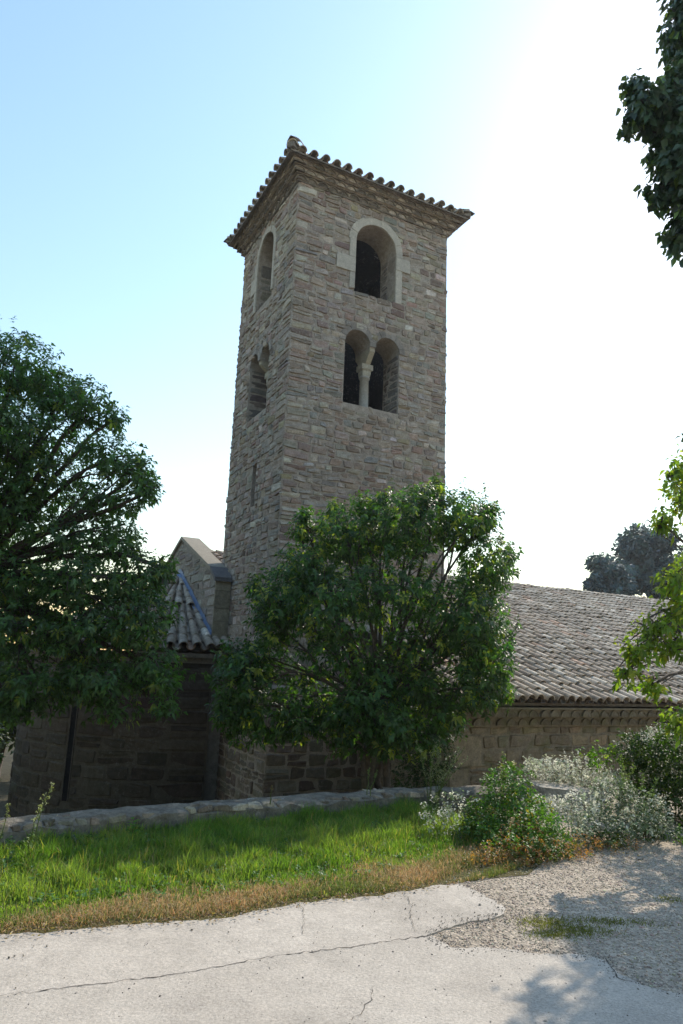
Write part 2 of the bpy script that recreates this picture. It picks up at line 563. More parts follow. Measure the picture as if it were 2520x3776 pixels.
# ------------------------------------------------------------------ masonry
def stones(mb, mapf, L, z0, z1, pal, holes=None, ch=(.09, .185), ln=(.13, .35), bulge=(.006, .030), gap=.009, seed=0, over=.028, warp=.012, big=None):
    """courses of individually shaped rubble stones; mapf(x, z, d) -> world point d metres proud of the wall"""
    r = np.random.default_rng(seed)
    s_ = np.array([-1, -.86, -.35, .35, .86, 1.0]); t_ = np.array([-1, -.74, -.1, .5, .8, 1.0])
    SS, TT = np.meshgrid(s_, t_)
    ns, ntt = len(s_), len(t_)
    quads = [(j * ns + i, j * ns + i + 1, (j + 1) * ns + i + 1, (j + 1) * ns + i) for j in range(ntt - 1) for i in range(ns - 1)]
    X0, X1, Z0, Z1, K = [], [], [], [], []
    z = z0
    while z < z1 - .03:
        lo, hi = ch if big is None or z > big[0] else big[1]
        h = r.uniform(lo, hi)
        if z + h > z1 - .06: h = z1 - z
        ivs = [(-r.uniform(-.5, 1) * over, L + r.uniform(-.5, 1) * over)]
        if holes:
            for a, b in holes(z, z + h):
                nv = []
                for p, q in ivs:
                    if b <= p or a >= q: nv.append((p, q)); continue
                    if a > p: nv.append((p, a))
                    if b < q: nv.append((b, q))
                ivs = nv
        for p, q in ivs:
            if q - p < .035: continue
            x = p
            while x < q - 1e-6:
                l = min(r.uniform(*ln) * (.75 + h * 2.2), q - x)
                if x < p + .01 and p < .06: l = min(l * 1.5, q - x)
                if q - x - l < .09: l = q - x
                if h > .145 and r.random() < .22:
                    c = h * r.uniform(.38, .62)
                    X0 += [x, x]; X1 += [x + l, x + l]; Z0 += [z, z + c]; Z1 += [z + c, z + h]
                else:
                    X0.append(x); X1.append(x + l); Z0.append(z); Z1.append(z + h)
                x += l
        z += h
    X0, X1, Z0, Z1 = [np.array(q) for q in (X0, X1, Z0, Z1)]
    N = len(X0)
    g = gap * r.uniform(.3, 1.1, (N, 1, 1))
    hx, hz = ((X1 - X0) / 2)[:, None, None] - g, ((Z1 - Z0) / 2)[:, None, None] - g * .8
    hx, hz = np.maximum(hx, .015), np.maximum(hz, .012)
    s3, t3 = SS[None], TT[None]
    rnd = r.uniform(.03, .20, (N, 1, 1))
    rr = np.maximum(np.abs(s3), np.abs(t3))
    cr = (np.abs(s3) * np.abs(t3)) ** 3
    shr = np.minimum(hx, hz) * rnd * cr
    x = s3 * hx - np.sign(s3) * shr
    zz = t3 * hz - np.sign(t3) * shr
    c4 = r.normal(0, .012, (N, 4))
    sk = (c4[:, 0, None, None] * s3 + c4[:, 1, None, None] * s3 * t3)
    zz = zz + np.clip(sk, -.010, .010)
    x = x + np.clip(c4[:, 2, None, None] * t3 + c4[:, 3, None, None] * s3 * t3, -.010, .010)
    B = r.uniform(*bulge, (N, 1, 1))
    prof = 1 - rr ** 5
    d = B * (.45 + .55 * prof) * (rr < .99) + r.normal(0, .0045, (N, ntt, ns)) * (rr < .99) - .02 * (rr >= .99)
    tl = r.normal(0, .008, (N, 2))
    d = d + (tl[:, 0, None, None] * s3 + tl[:, 1, None, None] * t3) * (rr < .99)
    xc, zc = ((X0 + X1) / 2)[:, None, None], ((Z0 + Z1) / 2)[:, None, None]
    xx, zz = xc + x, zc + zz
    zz = zz + warp * np.sin(xx * 2.3 + np.sin(zz * 1.7) * 2 + seed) * np.clip((zz - z0) * 4, 0, 1) * np.clip((z1 - zz) * 4, 0, 1)
    P = mapf(xx, zz, d).reshape(N, -1, 3)
    pal_c = np.array([p[1] for p in pal]); pw = np.array([p[0] for p in pal], float); pw /= pw.sum()
    ix = r.choice(len(pal), N, p=pw)
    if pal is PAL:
        low = (zc[:, 0, 0] + r.normal(0, .25, N)) < 1.1      # tower foot stones: deep shade put into a darker colour
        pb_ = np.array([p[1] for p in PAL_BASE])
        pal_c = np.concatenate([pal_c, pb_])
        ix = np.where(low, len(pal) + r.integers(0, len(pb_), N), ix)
    cols = pal_c[ix] * r.uniform(.78, 1.22, (N, 1)) * (1 + r.normal(0, .03, (N, 3)))
    mb.instances(P, quads, None, cols)


def plane_map(o, ax, nrm):
    o, ax, nrm = np.asarray(o, float), np.asarray(ax, float), np.asarray(nrm, float)
    return lambda x, z, d: o + x[..., None] * ax + z[..., None] * Zv + d[..., None] * nrm


def prism(bmx, outline2d, f0, f1):
    """closed prism from a 2-D outline; f0/f1 map (x, z) to the two end faces"""
    A = [bmx.verts.new(f0(x, z)) for x, z in outline2d]
    B = [bmx.verts.new(f1(x, z)) for x, z in outline2d]
    k = len(A)
    bmx.faces.new(A); bmx.faces.new(B[::-1])
    for i in range(k):
        bmx.faces.new((A[i], B[i], B[(i + 1) % k], A[(i + 1) % k]))
    bmesh.ops.recalc_face_normals(bmx, faces=bmx.faces)


def tmp_obj(bmx):
    me = bpy.data.meshes.new('tmp'); bmx.to_mesh(me); bmx.free()
    o = bpy.data.objects.new('tmp', me); COL.objects.link(o)
    return o


def boolean(base, cutters):
    for c in cutters:
        md = base.modifiers.new('b', 'BOOLEAN'); md.operation = 'DIFFERENCE'; md.object = c; md.solver = 'EXACT'
    dg = bpy.context.evaluated_depsgraph_get(); dg.update()
    me = bpy.data.meshes.new_from_object(base.evaluated_get(dg))
    vs = [v.co[:] for v in me.vertices]; fs = [list(p.vertices) for p in me.polygons]
    for c in cutters + [base]:
        d = c.data; bpy.data.objects.remove(c); bpy.data.meshes.remove(d)
    bpy.data.meshes.remove(me)
    return vs, fs


def boxbm(a0, a1, b0, b1, z0, z1):
    bmx = bmesh.new()
    prism(bmx, [(a0, b0), (a1, b0), (a1, b1), (a0, b1)], lambda x, y: W(x, y, z0), lambda x, y: W(x, y, z1))
    return tmp_obj(bmx)


def arch(x0, x1, zb, zs, n=14):
    r_ = (x1 - x0) / 2; c = (x0 + x1) / 2
    return [(x0, zb), (x1, zb)] + [(c + r_ * math.cos(k * PI / n), zs + r_ * math.sin(k * PI / n)) for k in range(n + 1)]


def arch_iv(x0, x1, zb, zs, pad=0.0):
    """horizontal span an arch takes out of a course z..z+h"""
    r_ = (x1 - x0) / 2 + pad; c = (x0 + x1) / 2
    def f(z, zt):
        if zt <= zb + .02 or z >= zs + r_ - .01: return []
        if z <= zs: return [(c - r_, c + r_)]
        zz = min(z + .35 * (zt - z), zs + r_)
        hw = math.sqrt(max(0, r_ ** 2 - (zz - zs) ** 2))
        return [(c - hw, c + hw)] if hw > .02 else []
    return f


# ------------------------------------------------------------------ bell tower
ZT = 11.50
TH = .65
MORTAR = (.365, .308, .252)
tower = thing('bell_tower', 'tall square rubble stone bell tower with arched openings and tiled eaves', 'tower', tuple(W(0, 0, YARD)))
FT = (1.410, 2.424, 9.36, 10.580)     # front belfry arch: a0 a1 sill spring
LT = (1.222, 2.180, 9.44, 10.720)     # left belfry arch (b)
FD = ((1.245, 1.845), (1.972, 2.575), 6.82, 8.19)
LDW = ((1.085, 1.62), (1.745, 2.29), 6.78, 8.06)
base = boxbm(0, W1, 0, W2, YARD - .3, ZT + .02)
cut = [boxbm(TH, W1 - TH, TH, W2 - TH, 6.2, 11.2)]
def cutter(outl, face):
    bmx = bmesh.new()
    if face == 'F':
        prism(bmx, outl, lambda x, z: W(x, -.3, z), lambda x, z: W(x, TH + .05, z))
    else:
        prism(bmx, outl, lambda x, z: W(-.3, x, z), lambda x, z: W(TH + .05, x, z))
    return tmp_obj(bmx)
cut.append(cutter(arch(*FT), 'F')); cut.append(cutter(arch(*LT), 'L'))
for D, face in ((FD, 'F'), (LDW, 'L')):
    for x0, x1 in D[:2]:
        cut.append(cutter(arch(x0, x1, D[2], D[3]), face))
    zm = D[3] - .02
    cut.append(cutter([(D[0][1] - .05, D[2] + .001), (D[1][0] + .05, D[2] + .001), (D[1][0] + .05, zm), (D[0][1] - .05, zm)], face))
cut.append(cutter([(1.42, 4.72), (1.66, 4.72), (1.66, 5.62), (1.42, 5.62)], 'L'))
vs, fs = boolean(base, cut)
tw = MB()
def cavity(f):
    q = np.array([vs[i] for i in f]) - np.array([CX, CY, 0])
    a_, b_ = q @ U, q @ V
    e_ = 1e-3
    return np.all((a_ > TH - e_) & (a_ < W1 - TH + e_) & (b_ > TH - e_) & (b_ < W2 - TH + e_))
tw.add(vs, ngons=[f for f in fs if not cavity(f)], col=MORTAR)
tw.add(vs, ngons=[f for f in fs if cavity(f)], col=(.055, .055, .065))     # belfry chamber, its shade put into a near-black colour
PADT = .13
f1, f2 = arch_iv(*FT, PADT), [arch_iv(a, b, FD[2], FD[3], .0) for a, b in FD[:2]]
FBLK = [(.955, 1.40, 9.79, 10.14), (2.43, 2.79, 10.17, 10.49)]
def blk(B):
    return lambda z, zt: [(B[0], B[1])] if (min(zt, B[3]) - max(z, B[2])) > .4 * (zt - z) else []
def holes_front(z, zt):
    out = f1(z, zt) if z > 9.30 else []
    for f in f2: out += f(z, zt)
    if FD[2] < z + .05 and zt < FD[3] + .05: out += [(FD[0][0], FD[1][1])]
    for B in FBLK: out += blk(B)(z, zt)
    if zt > 9.36 and z < 9.75 and out == f1(z, zt):        # lower left jamb is rubble
        out = [(FT[0], FT[1] + .16)]
    return out
l1, l2 = arch_iv(*LT, .11), [arch_iv(a, b, LDW[2], LDW[3], .0) for a, b in LDW[:2]]
LBLK = [(2.16, 2.55, 9.98, 10.36)]
def holes_left(z, zt):
    out = l1(z, zt)
    for f in l2: out += f(z, zt)
    if LDW[2] < z + .05 and zt < LDW[3] + .05: out += [(LDW[0][0], LDW[1][1])]
    for B in LBLK: out += blk(B)(z, zt)
    if zt > 4.74 and z < 5.58: out += [(1.42, 1.66)]
    return out
# the left face is laid with x = b, seen along +V
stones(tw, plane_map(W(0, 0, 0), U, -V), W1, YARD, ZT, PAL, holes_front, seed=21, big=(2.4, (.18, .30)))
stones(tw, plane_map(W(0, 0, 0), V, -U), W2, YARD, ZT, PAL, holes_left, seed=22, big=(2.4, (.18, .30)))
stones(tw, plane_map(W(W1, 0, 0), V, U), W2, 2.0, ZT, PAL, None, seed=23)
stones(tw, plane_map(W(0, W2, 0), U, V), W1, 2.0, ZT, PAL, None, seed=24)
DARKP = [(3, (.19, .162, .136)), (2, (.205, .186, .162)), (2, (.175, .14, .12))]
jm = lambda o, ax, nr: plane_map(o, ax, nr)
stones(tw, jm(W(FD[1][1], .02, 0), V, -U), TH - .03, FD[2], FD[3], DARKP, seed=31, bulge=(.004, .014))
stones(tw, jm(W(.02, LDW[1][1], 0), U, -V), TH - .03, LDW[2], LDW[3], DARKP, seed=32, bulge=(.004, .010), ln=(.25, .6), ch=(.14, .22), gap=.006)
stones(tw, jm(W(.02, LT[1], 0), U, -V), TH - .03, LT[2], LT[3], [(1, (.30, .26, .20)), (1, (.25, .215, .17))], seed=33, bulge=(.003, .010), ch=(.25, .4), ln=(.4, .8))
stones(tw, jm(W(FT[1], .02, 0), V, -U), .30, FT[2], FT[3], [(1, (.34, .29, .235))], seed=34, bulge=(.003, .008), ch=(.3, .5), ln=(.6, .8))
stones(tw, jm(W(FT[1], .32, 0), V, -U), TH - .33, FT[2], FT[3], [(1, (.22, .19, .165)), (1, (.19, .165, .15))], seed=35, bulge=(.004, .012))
# thin voussoirs over the paired arches
def voussoirs(mb, mapf, x0, x1, zs, rw, n, col, d0=-.02, d1=.02, t0=0, t1=PI, seed=0, gp=.006, var=.12):
    r = np.random.default_rng(seed)
    c = (x0 + x1) / 2; ri = (x1 - x0) / 2
    for k in range(n):
        a0 = t0 + (t1 - t0) * k / n + gp / ri; a1 = t0 + (t1 - t0) * (k + 1) / n - gp / ri
        ro = ri + rw * r.uniform(.9, 1.1)
        am = (a0 + a1) / 2
        pts = [(ri, a0), (ri, am), (ri, a1), (ro, a1), (ro, am), (ro, a0)]
        X = np.array([c + q * math.cos(w_) for q, w_ in pts]); Zz = np.array([zs + q * math.sin(w_) for q, w_ in pts])
        dd = d1 * r.uniform(.7, 1.2)
        P = np.concatenate([mapf(X, Zz, np.full(6, dd)), mapf(X, Zz, np.full(6, d0))])
        mb.add(P, [(i, 6 + i, 6 + (i + 1) % 6, (i + 1) % 6) for i in range(6)], ngons=[[0, 1, 2, 3, 4, 5], [11, 10, 9, 8, 7, 6]], col=np.array(col) * r.uniform(1 - var, 1 + var))
mF, mL = plane_map(W(0, 0, 0), U, -V), plane_map(W(0, 0, 0), V, -U)
for x0, x1 in FD[:2]: voussoirs(tw, mF, x0, x1, FD[3], .13, 9, (.285, .248, .213), seed=41, var=.22, d1=.022, gp=.003)
for x0, x1 in LDW[:2]: voussoirs(tw, mL, x0, x1, LDW[3], .12, 8, (.28, .245, .212), seed=42, var=.2, d1=.020, gp=.003)
wall = tw.build('wall', M_stone)
hold(tower, wall)
# dressed surrounds of the belfry openings
LIME = (.50, .45, .375)
def slab(mb, mapf, x0, x1, z0, z1, d0, d1, col):
    X = np.array([x0, x1, x1, x0]); Z_ = np.array([z0, z0, z1, z1])
    e = .006
    Xi = np.array([x0 + e, x1 - e, x1 - e, x0 + e]); Zi = np.array([z0 + e, z0 + e, z1 - e, z1 - e])
    P = np.concatenate([mapf(X, Z_, np.full(4, d0)), mapf(X, Z_, np.full(4, d1 - e)), mapf(Xi, Zi, np.full(4, d1))])
    q = [(i, (i + 1) % 4, 4 + (i + 1) % 4, 4 + i) for i in range(4)] + [(4 + i, 4 + (i + 1) % 4, 8 + (i + 1) % 4, 8 + i) for i in range(4)] + [(8, 9, 10, 11)]
    mb.add(P, q, col=np.array(col) * random.uniform(.9, 1.08))
sr = MB()
voussoirs(sr, mF, FT[0], FT[1], FT[3], .165, 9, LIME, d1=.034, seed=43, var=.05, gp=.0009)
x0, x1 = FT[0] - .155, FT[0]
for z0, z1 in ((10.14, 10.575),): slab(sr, mF, x0, x1, z0 + .003, z1, -.03, .033, LIME)
slab(sr, mF, .955, FT[0], 9.79, 10.137, -.03, .038, LIME)
slab(sr, mF, FT[0] - .13, FT[0], 9.42, 9.787, -.03, .030, np.array(LIME) * .8)
slab(sr, mF, FT[1], 2.79, 10.17, 10.48, -.03, .040, LIME)
slab(sr, mF, FT[1], FT[1] + .165, 10.483, 10.575, -.03, .034, np.array(LIME) * .85)
slab(sr, mF, FT[1], FT[1] + .165, 9.37, 10.167, -.03, .035, LIME)
s1 = sr.build('arch_surround', M_dressed)
sr = MB()
voussoirs(sr, mL, LT[0], LT[1], LT[3], .14, 9, np.array(LIME) * .93, d1=.034, seed=44, var=.05, gp=.0009)
slab(sr, mL, LT[0] - .13, LT[0], 10.25, 10.715, -.03, .034, LIME)
slab(sr, mL, LT[0] - .10, LT[0], 9.55, 10.247, -.03, .033, LIME)
slab(sr, mL, LT[1], LT[1] + .17, 10.363, 10.715, -.03, .034, LIME)
slab(sr, mL, LT[1], 2.55, 9.98, 10.36, -.03, .038, LIME)
slab(sr, mL, LT[1], LT[1] + .13, 9.44, 9.977, -.03, .034, LIME)
s2 = sr.build('arch_surround', M_dressed)
# little columns of the paired windows: base, shaft, capital, long impost
def lathe(mb, c, prof, n=18, col=(.4, .4, .4)):
    th = np.arange(n) * 2 * PI / n
    R_ = np.array([[c[0] + r_ * math.cos(t_), c[1] + r_ * math.sin(t_), z_] for r_, z_ in prof for t_ in th])
    k = len(prof)
    mb.add(R_, [(i * n + j, i * n + (j + 1) % n, (i + 1) * n + (j + 1) % n, (i + 1) * n + j) for i in range(k - 1) for j in range(n)], ngons=[list(range(n))[::-1], list(range((k - 1) * n, k * n))], col=col)
def column(face, xc, d, zb, zi, x0, x1):
    c = W(xc, d, 0) if face == 'F' else W(d, xc, 0)
    f = (lambda x, dd, z: W(x, dd, z)) if face == 'F' else (lambda x, dd, z: W(dd, x, z))
    sh = MB()
    CC = (.36, .335, .285)
    lathe(sh, c, [(.115, zb), (.115, zb + .03), (.102, zb + .05), (.100, zb + .3), (.096, zb + .74), (.118, zb + .75), (.122, zb + .775), (.105, zb + .80)], col=CC)
    a = sh.build('column_shaft', M_dressed, smooth=True)
    cp = MB()
    zc = zb + .795
    lo, hi = .085, .125
    prof = [(.088, zc), (.10, zc + .07), (.10, zc + .12), (.13, zc + .17), (.135, zc + .26)]
    P = []
    for r_, z_ in prof:
        P += [f(xc + sx * r_, d + sy * r_, z_) for sx, sy in ((-1, -1), (1, -1), (1, 1), (-1, 1))]
    q = [(i * 4 + j, i * 4 + (j + 1) % 4, (i + 1) * 4 + (j + 1) % 4, (i + 1) * 4 + j) for i in range(len(prof) - 1) for j in range(4)]
    cp.add(P, q, ngons=[[3, 2, 1, 0], [16, 17, 18, 19]], col=(.40, .36, .28))
    # volute scrolls at the corners of the capital
    for sx in (-1, 1):
        for sy in (-1, 1):
            cp.box(f(xc + sx * .105 - .03, d + sy * .105 - .03, zc + .14), f(.06, 0, 0) - f(0, 0, 0), f(0, .06, 0) - f(0, 0, 0), Zv * .06, (.38, .34, .27))
    b = cp.build('capital', M_dressed)
    im = MB()
    za, zt = zc + .262, zi
    lo = [(x0 + .005, d - .135), (x1 - .005, d - .135), (x1 - .005, d + .135), (x0 + .005, d + .135)]
    hi = [(x0, .012), (x1, .012), (x1, TH - .01), (x0, TH - .01)]
    P = [f(x, y, za) for x, y in lo] + [f(x, y, zt - .09) for x, y in hi] + [f(x, y, zt) for x, y in hi]
    im.add(P, [(i, (i + 1) % 4, 4 + (i + 1) % 4, 4 + i) for i in range(4)] + [(4 + i, 4 + (i + 1) % 4, 8 + (i + 1) % 4, 8 + i) for i in range(4)], ngons=[[3, 2, 1, 0], [8, 9, 10, 11]], col=(.40, .35, .26))
    e = im.build('impost', M_dressed)
    return a, b, e
cols_ = column('F', 1.908, .32, FD[2], FD[3], FD[0][1], FD[1][0]) + column('L', 1.683, .32, LDW[2], LDW[3], LDW[0][1], LDW[1][0])
under(wall, s1, s2)
hold(tower, cols_[0], cols_[3])
under(cols_[0], cols_[1], cols_[2])
under(cols_[3], cols_[4], cols_[5])

TILEC = [(5, (.385, .315, .238)), (3, (.44, .372, .29)), (2, (.33, .26, .195)), (.9, (.58, .51, .41)), (.3, (.44, .29, .20))]
def pick(pal, N, r, lo=.75, hi=1.25):
    pc = np.array([p[1] for p in pal]); pw = np.array([p[0] for p in pal], float); pw /= pw.sum()
    return pc[r.choice(len(pal), N, p=pw)] * r.uniform(lo, hi, (N, 1))


# barrel tiles: local x across, y up the slope, z out of the roof
NA = 9
def tile_template(r0, r1, L, th, pan=False):
    """half-round tile; low end at y=0 radius r0, high end y=L radius r1"""
    an = np.linspace(0, PI, NA)
    sg = -1 if pan else 1
    low = np.stack([-r0 * np.cos(an), 0 * an, sg * r0 * 1.0 * np.sin(an)], 1)
    hig = np.stack([-r1 * np.cos(an), 0 * an + L, sg * r1 * 1.0 * np.sin(an)], 1)
    r2 = r0 - th
    inn = np.stack([-r2 * np.cos(an), 0 * an, sg * r2 * 1.0 * np.sin(an)], 1)
    in2 = np.stack([-r2 * np.cos(an), 0 * an + L * .5, sg * r2 * .96 * np.sin(an)], 1)
    Vt = np.concatenate([low, hig, inn, in2])
    q = []
    for i in range(NA - 1):
        q += [(i, i + 1, NA + i + 1, NA + i), (i, 2 * NA + i, 2 * NA + i + 1, i + 1), (2 * NA + i, 3 * NA + i, 3 * NA + i + 1, 2 * NA + i + 1)]
    return Vt, q


def place_tiles(mb, O, A, S, Nn, tmpl, cols, r, tilt=.03, jit=.008):
    """O (N,3) low-end centres, A/S/Nn axes (N,3) or (3,)"""
    Vt, q = tmpl
    N = len(O)
    A, S, Nn = [np.broadcast_to(x, (N, 3)) for x in (A, S, Nn)]
    yaw = r.normal(0, .018, N)[:, None]
    A2, S2 = A + S * yaw, S - A * yaw
    pt = (tilt + r.normal(0, .008, N))[:, None]
    S3 = S2 - Nn * pt
    O2 = O + Nn * r.normal(0, jit * .5, (N, 1)) + S * r.normal(0, jit * 1.6, (N, 1)) + A * r.normal(0, jit * .6, (N, 1))
    P = O2[:, None] + Vt[None, :, 0, None] * A2[:, None] + Vt[None, :, 1, None] * S3[:, None] + Vt[None, :, 2, None] * Nn[:, None]
    mb.instances(P, q, None, cols)


# tower cornice: tiers of mortared tile ends carried on thin slabs
def genoise(mb, fo, fx, fn, L, z, proj, h, pitch, r, lip=.028, col=(.27, .22, .17), fill=1.7, rec=.03):
    """one tier along fo + x*fx, sticking out proj along fn: tile ends h high bedded in mortar, slab of lip on top"""
    fo = fo - fx * proj; L = L + 2 * proj
    n_ = max(1, int(round(L / pitch))); p = L / n_
    rad = p * .47
    k = 9
    an = np.linspace(0, PI, k)
    for i in range(n_):
        xc = (i + .5) * p + r.normal(0, .006)
        hh = h * r.uniform(.9, 1.0)
        c = np.array(col) * r.uniform(.7, 1.1)
        pr = proj + r.normal(0, .008)
        o1 = [fo + (xc - rad * math.cos(t_)) * fx + (z + hh * math.sin(t_)) * Zv + fn * pr for t_ in an]
        i1 = [fo + (xc - (rad - .017) * math.cos(t_)) * fx + (z + (hh - .017) * math.sin(t_)) * Zv + fn * pr for t_ in an]
        o0 = [q - fn * (pr + .05) for q in o1]
        i0 = [q - fn * rec for q in i1]
        q = []
        for j in range(k - 1):
            q += [(j, j + 1, k + j + 1, k + j), (j, 2 * k + j, 2 * k + j + 1, j + 1), (k + j, k + j + 1, 3 * k + j + 1, 3 * k + j)]
        mb.add(np.array(o1 + i1 + o0 + i0), q, col=c)
        mb.add(np.array(i0), ngons=[list(range(k))], col=c * r.uniform(.75, 1.0))
    mb.box(fo + z * Zv - fn * .05 + fx * .02, fx * (L - .04), fn * (proj - .035 + .05), Zv * (h - .004), np.array(col) * fill)
    mb.box(fo + (z + h) * Zv - fn * .05 - fx * .012, fx * (L + .024), fn * (proj + .022 + .05), Zv * lip, np.array(col) * .95)


r = np.random.default_rng(51)
cn = MB()
tiers = [(11.505, .085, .10), (11.632, .175, .10), (11.759, .265, .10)]
cn.box(W(-.045, -.045, 11.475), U * (W1 + .09), V * (W2 + .09), Zv * .037, (.24, .21, .175))
for z, pr, h in tiers:
    genoise(cn, W(0, 0, 0), U, -V, W1, z, pr, h, .25, r)
    genoise(cn, W(0, 0, 0), V, -U, W2, z, pr - .001, h - .001, .25, r, lip=.026)
    genoise(cn, W(W1, 0, 0), V, U, W2, z, pr - .001, h - .001, .25, r, lip=.027)
    genoise(cn, W(0, W2, 0), U, V, W1, z, pr - .002, h - .002, .25, r, lip=.025)
cornice = cn.build('cornice', M_tile)
# pyramid roof of barrel tiles
rf = MB()
OV = .37
PT = math.tan(math.radians(19))
zr = 11.905
def pyr_side(o, fx, fin, L, depth, seed):
    """o: eave corner, fx along the eave, fin inward; triangle/trapezoid to the apex"""
    r = np.random.default_rng(seed)
    S = fin + Zv * PT; S = S / np.linalg.norm(S); Nn = np.cross(fx, S); Nn *= np.sign(Nn[2])
    pitch = .262; n_ = int(round(L / pitch)); p = L / n_
    step = .31
    Oc, Op = [], []
    for j in range(40):
        y = j * step
        if y * S.dot(fin) > depth: break
        for i in range(n_ + 1):
            x = i * p
            yy = y * S.dot(fin)
            if x > yy * (L / 2) / depth + .10 and x < L - yy * (L / 2) / depth - .10:
                Oc.append(o + fx * x + S * y)
            x = (i + .5) * p
            if i < n_ and x > yy * (L / 2) / depth + .02 and x < L - yy * (L / 2) / depth - .02:
                Op.append(o + fx * x + S * (y + .04))
    Oc, Op = np.array(Oc), np.array(Op)
    place_tiles(rf, Oc + Nn * .035, fx, S, Nn, tile_template(p * .34, p * .29, step * 1.25, .016), pick(TILEC, len(Oc), r), r, .045)
    place_tiles(rf, Op + Nn * .055, fx, S, Nn, tile_template(p * .33, p * .29, step * 1.2, .016, True), pick(TILEC, len(Op), r), r, .03)
    ap = o + fx * L / 2 + fin * depth + Zv * PT * depth
    lo = np.array([o - Nn * .03, o + fx * L - Nn * .03, ap - Nn * .03])
    rf.add(np.concatenate([lo, lo - Zv * .03]), [(0, 1, 4, 3), (1, 2, 5, 4), (2, 0, 3, 5)], [(0, 1, 2), (5, 4, 3)], col=(.2, .17, .14))
LA, LB = W1 + 2 * OV, W2 + 2 * OV
dep = min(LA, LB) / 2
ca_ = W(-OV, -OV, zr)
pyr_side(W(-OV, -OV, zr), U, V, LA, LB / 2, 61)
pyr_side(W(-OV, W2 + OV, zr), -V, U, LB, LA / 2 * (PT / PT), 62)
pyr_side(W(W1 + OV, -OV, zr), V, -U, LB, LA / 2, 63)
pyr_side(W(W1 + OV, W2 + OV, zr), -U, -V, LA, LB / 2, 64)
roof = rf.build('roof', M_tile, smooth=False)
# hip tiles; the near corner one curls upward
hp = MB()
apex = W(W1 / 2, W2 / 2, zr + PT * LB / 2)
r = np.random.default_rng(66)
for sa, sb in ((0, 0), (1, 0), (0, 1), (1, 1)):
    c0 = W(-OV + sa * LA, -OV + sb * LB, zr)
    d = apex - c0; Ln = np.linalg.norm(d); S = d / Ln
    A = np.cross(S, Zv); A /= np.linalg.norm(A); Nn = np.cross(A, S); Nn *= np.sign(Nn[2])
    k = int(Ln / .33)
    O = np.array([c0 + S * (.05 + .33 * i) + Nn * .075 for i in range(k)])
    place_tiles(hp, O, A, S, Nn, tile_template(.125, .10, .42, .018), pick(TILEC, k, r), r, .05)
    # end tile lifted at its tip
    up = .17 if (sa, sb) == (0, 0) else .05
    an = np.linspace(0, PI, NA)
    P = []
    for q_ in range(6):
        t_ = q_ / 5
        rad = (.185 if up > .1 else .13) * (1 - .9 * t_ ** 3.2)
        c = c0 + S * ((.30 if up > .1 else .22) - .34 * t_) + Nn * .06 + Zv * up * t_ ** 1.6
        ax = Nn + S * .8 * t_
        P.append(np.stack([c + A * (-rad * math.cos(x_)) + ax / np.linalg.norm(ax) * rad * 1.0 * math.sin(x_) for x_ in an]))
    P = np.concatenate(P)
    hp.add(P, [(i * NA + j, i * NA + j + 1, (i + 1) * NA + j + 1, (i + 1) * NA + j) for i in range(5) for j in range(NA - 1)], ngons=[list(range(5 * NA, 6 * NA))], col=(.21, .18, .155))
    hp.box(c0 - A * .07 - S * .02, A * .14, S * .3, Nn * .10, (.24, .21, .18))
hips = hp.build('hip_tiles', M_tile)
hold(tower, cornice, roof)
under(roof, hips)

# ------------------------------------------------------------------ nave with its big tiled roof
BE, ZE = -3.12, 1.085              # eave line (tile ends)
BR, ZR = 5.61, 4.24                # ridge
SL = (ZR - ZE) / (BR - BE)
BW, AW = -2.80, 1.95               # front wall plane, left end wall
AMAX = 27.0
nave = thing('church_nave', 'long rubble stone nave under a broad weathered barrel tile roof', 'church', tuple(W(AW, BW, YARD)))
nv = MB()
zw = .70
prof = [(BW, YARD - .2), (BW, zw), (BR, ZR - .22), (14.0, zw), (14.0, YARD - .2)]
P0 = [W(AW, b, z) for b, z in prof]; P1 = [W(AMAX, b, z) for b, z in prof]
nv.add(P0 + P1, [(i, 5 + i, 5 + (i + 1) % 5, (i + 1) % 5) for i in range(5)], ngons=[[0, 1, 2, 3, 4], [9, 8, 7, 6, 5]], col=(.235, .20, .15))
NPAL = [(4, (.235, .192, .128)), (3, (.21, .172, .12)), (2, (.275, .226, .15)), (2, (.18, .154, .108)), (1, (.22, .165, .118))]
QU = [(z_, z_ + .46) for z_ in np.arange(YARD, .4, .48)]
def nh(z, zt):
    zm = (z + zt) / 2
    k = int((zm - YARD) / .48)
    return [(-.1, .62 if k % 2 == 0 else .36)]
stones(nv, plane_map(W(AW, BW, 0), U, -V), 13.0, YARD, .68, NPAL, nh, ch=(.10, .24), ln=(.18, .46), bulge=(.008, .03), seed=71, gap=.010)
stones(nv, plane_map(W(AW, BW, 0), V, -U), -BW - .02, YARD, .68, NPAL, lambda z, zt: [(-.1, .36 if int(((z + zt) / 2 - YARD) / .48) % 2 == 0 else .6)], ch=(.13, .28), ln=(.25, .62), bulge=(.008, .03), seed=72)
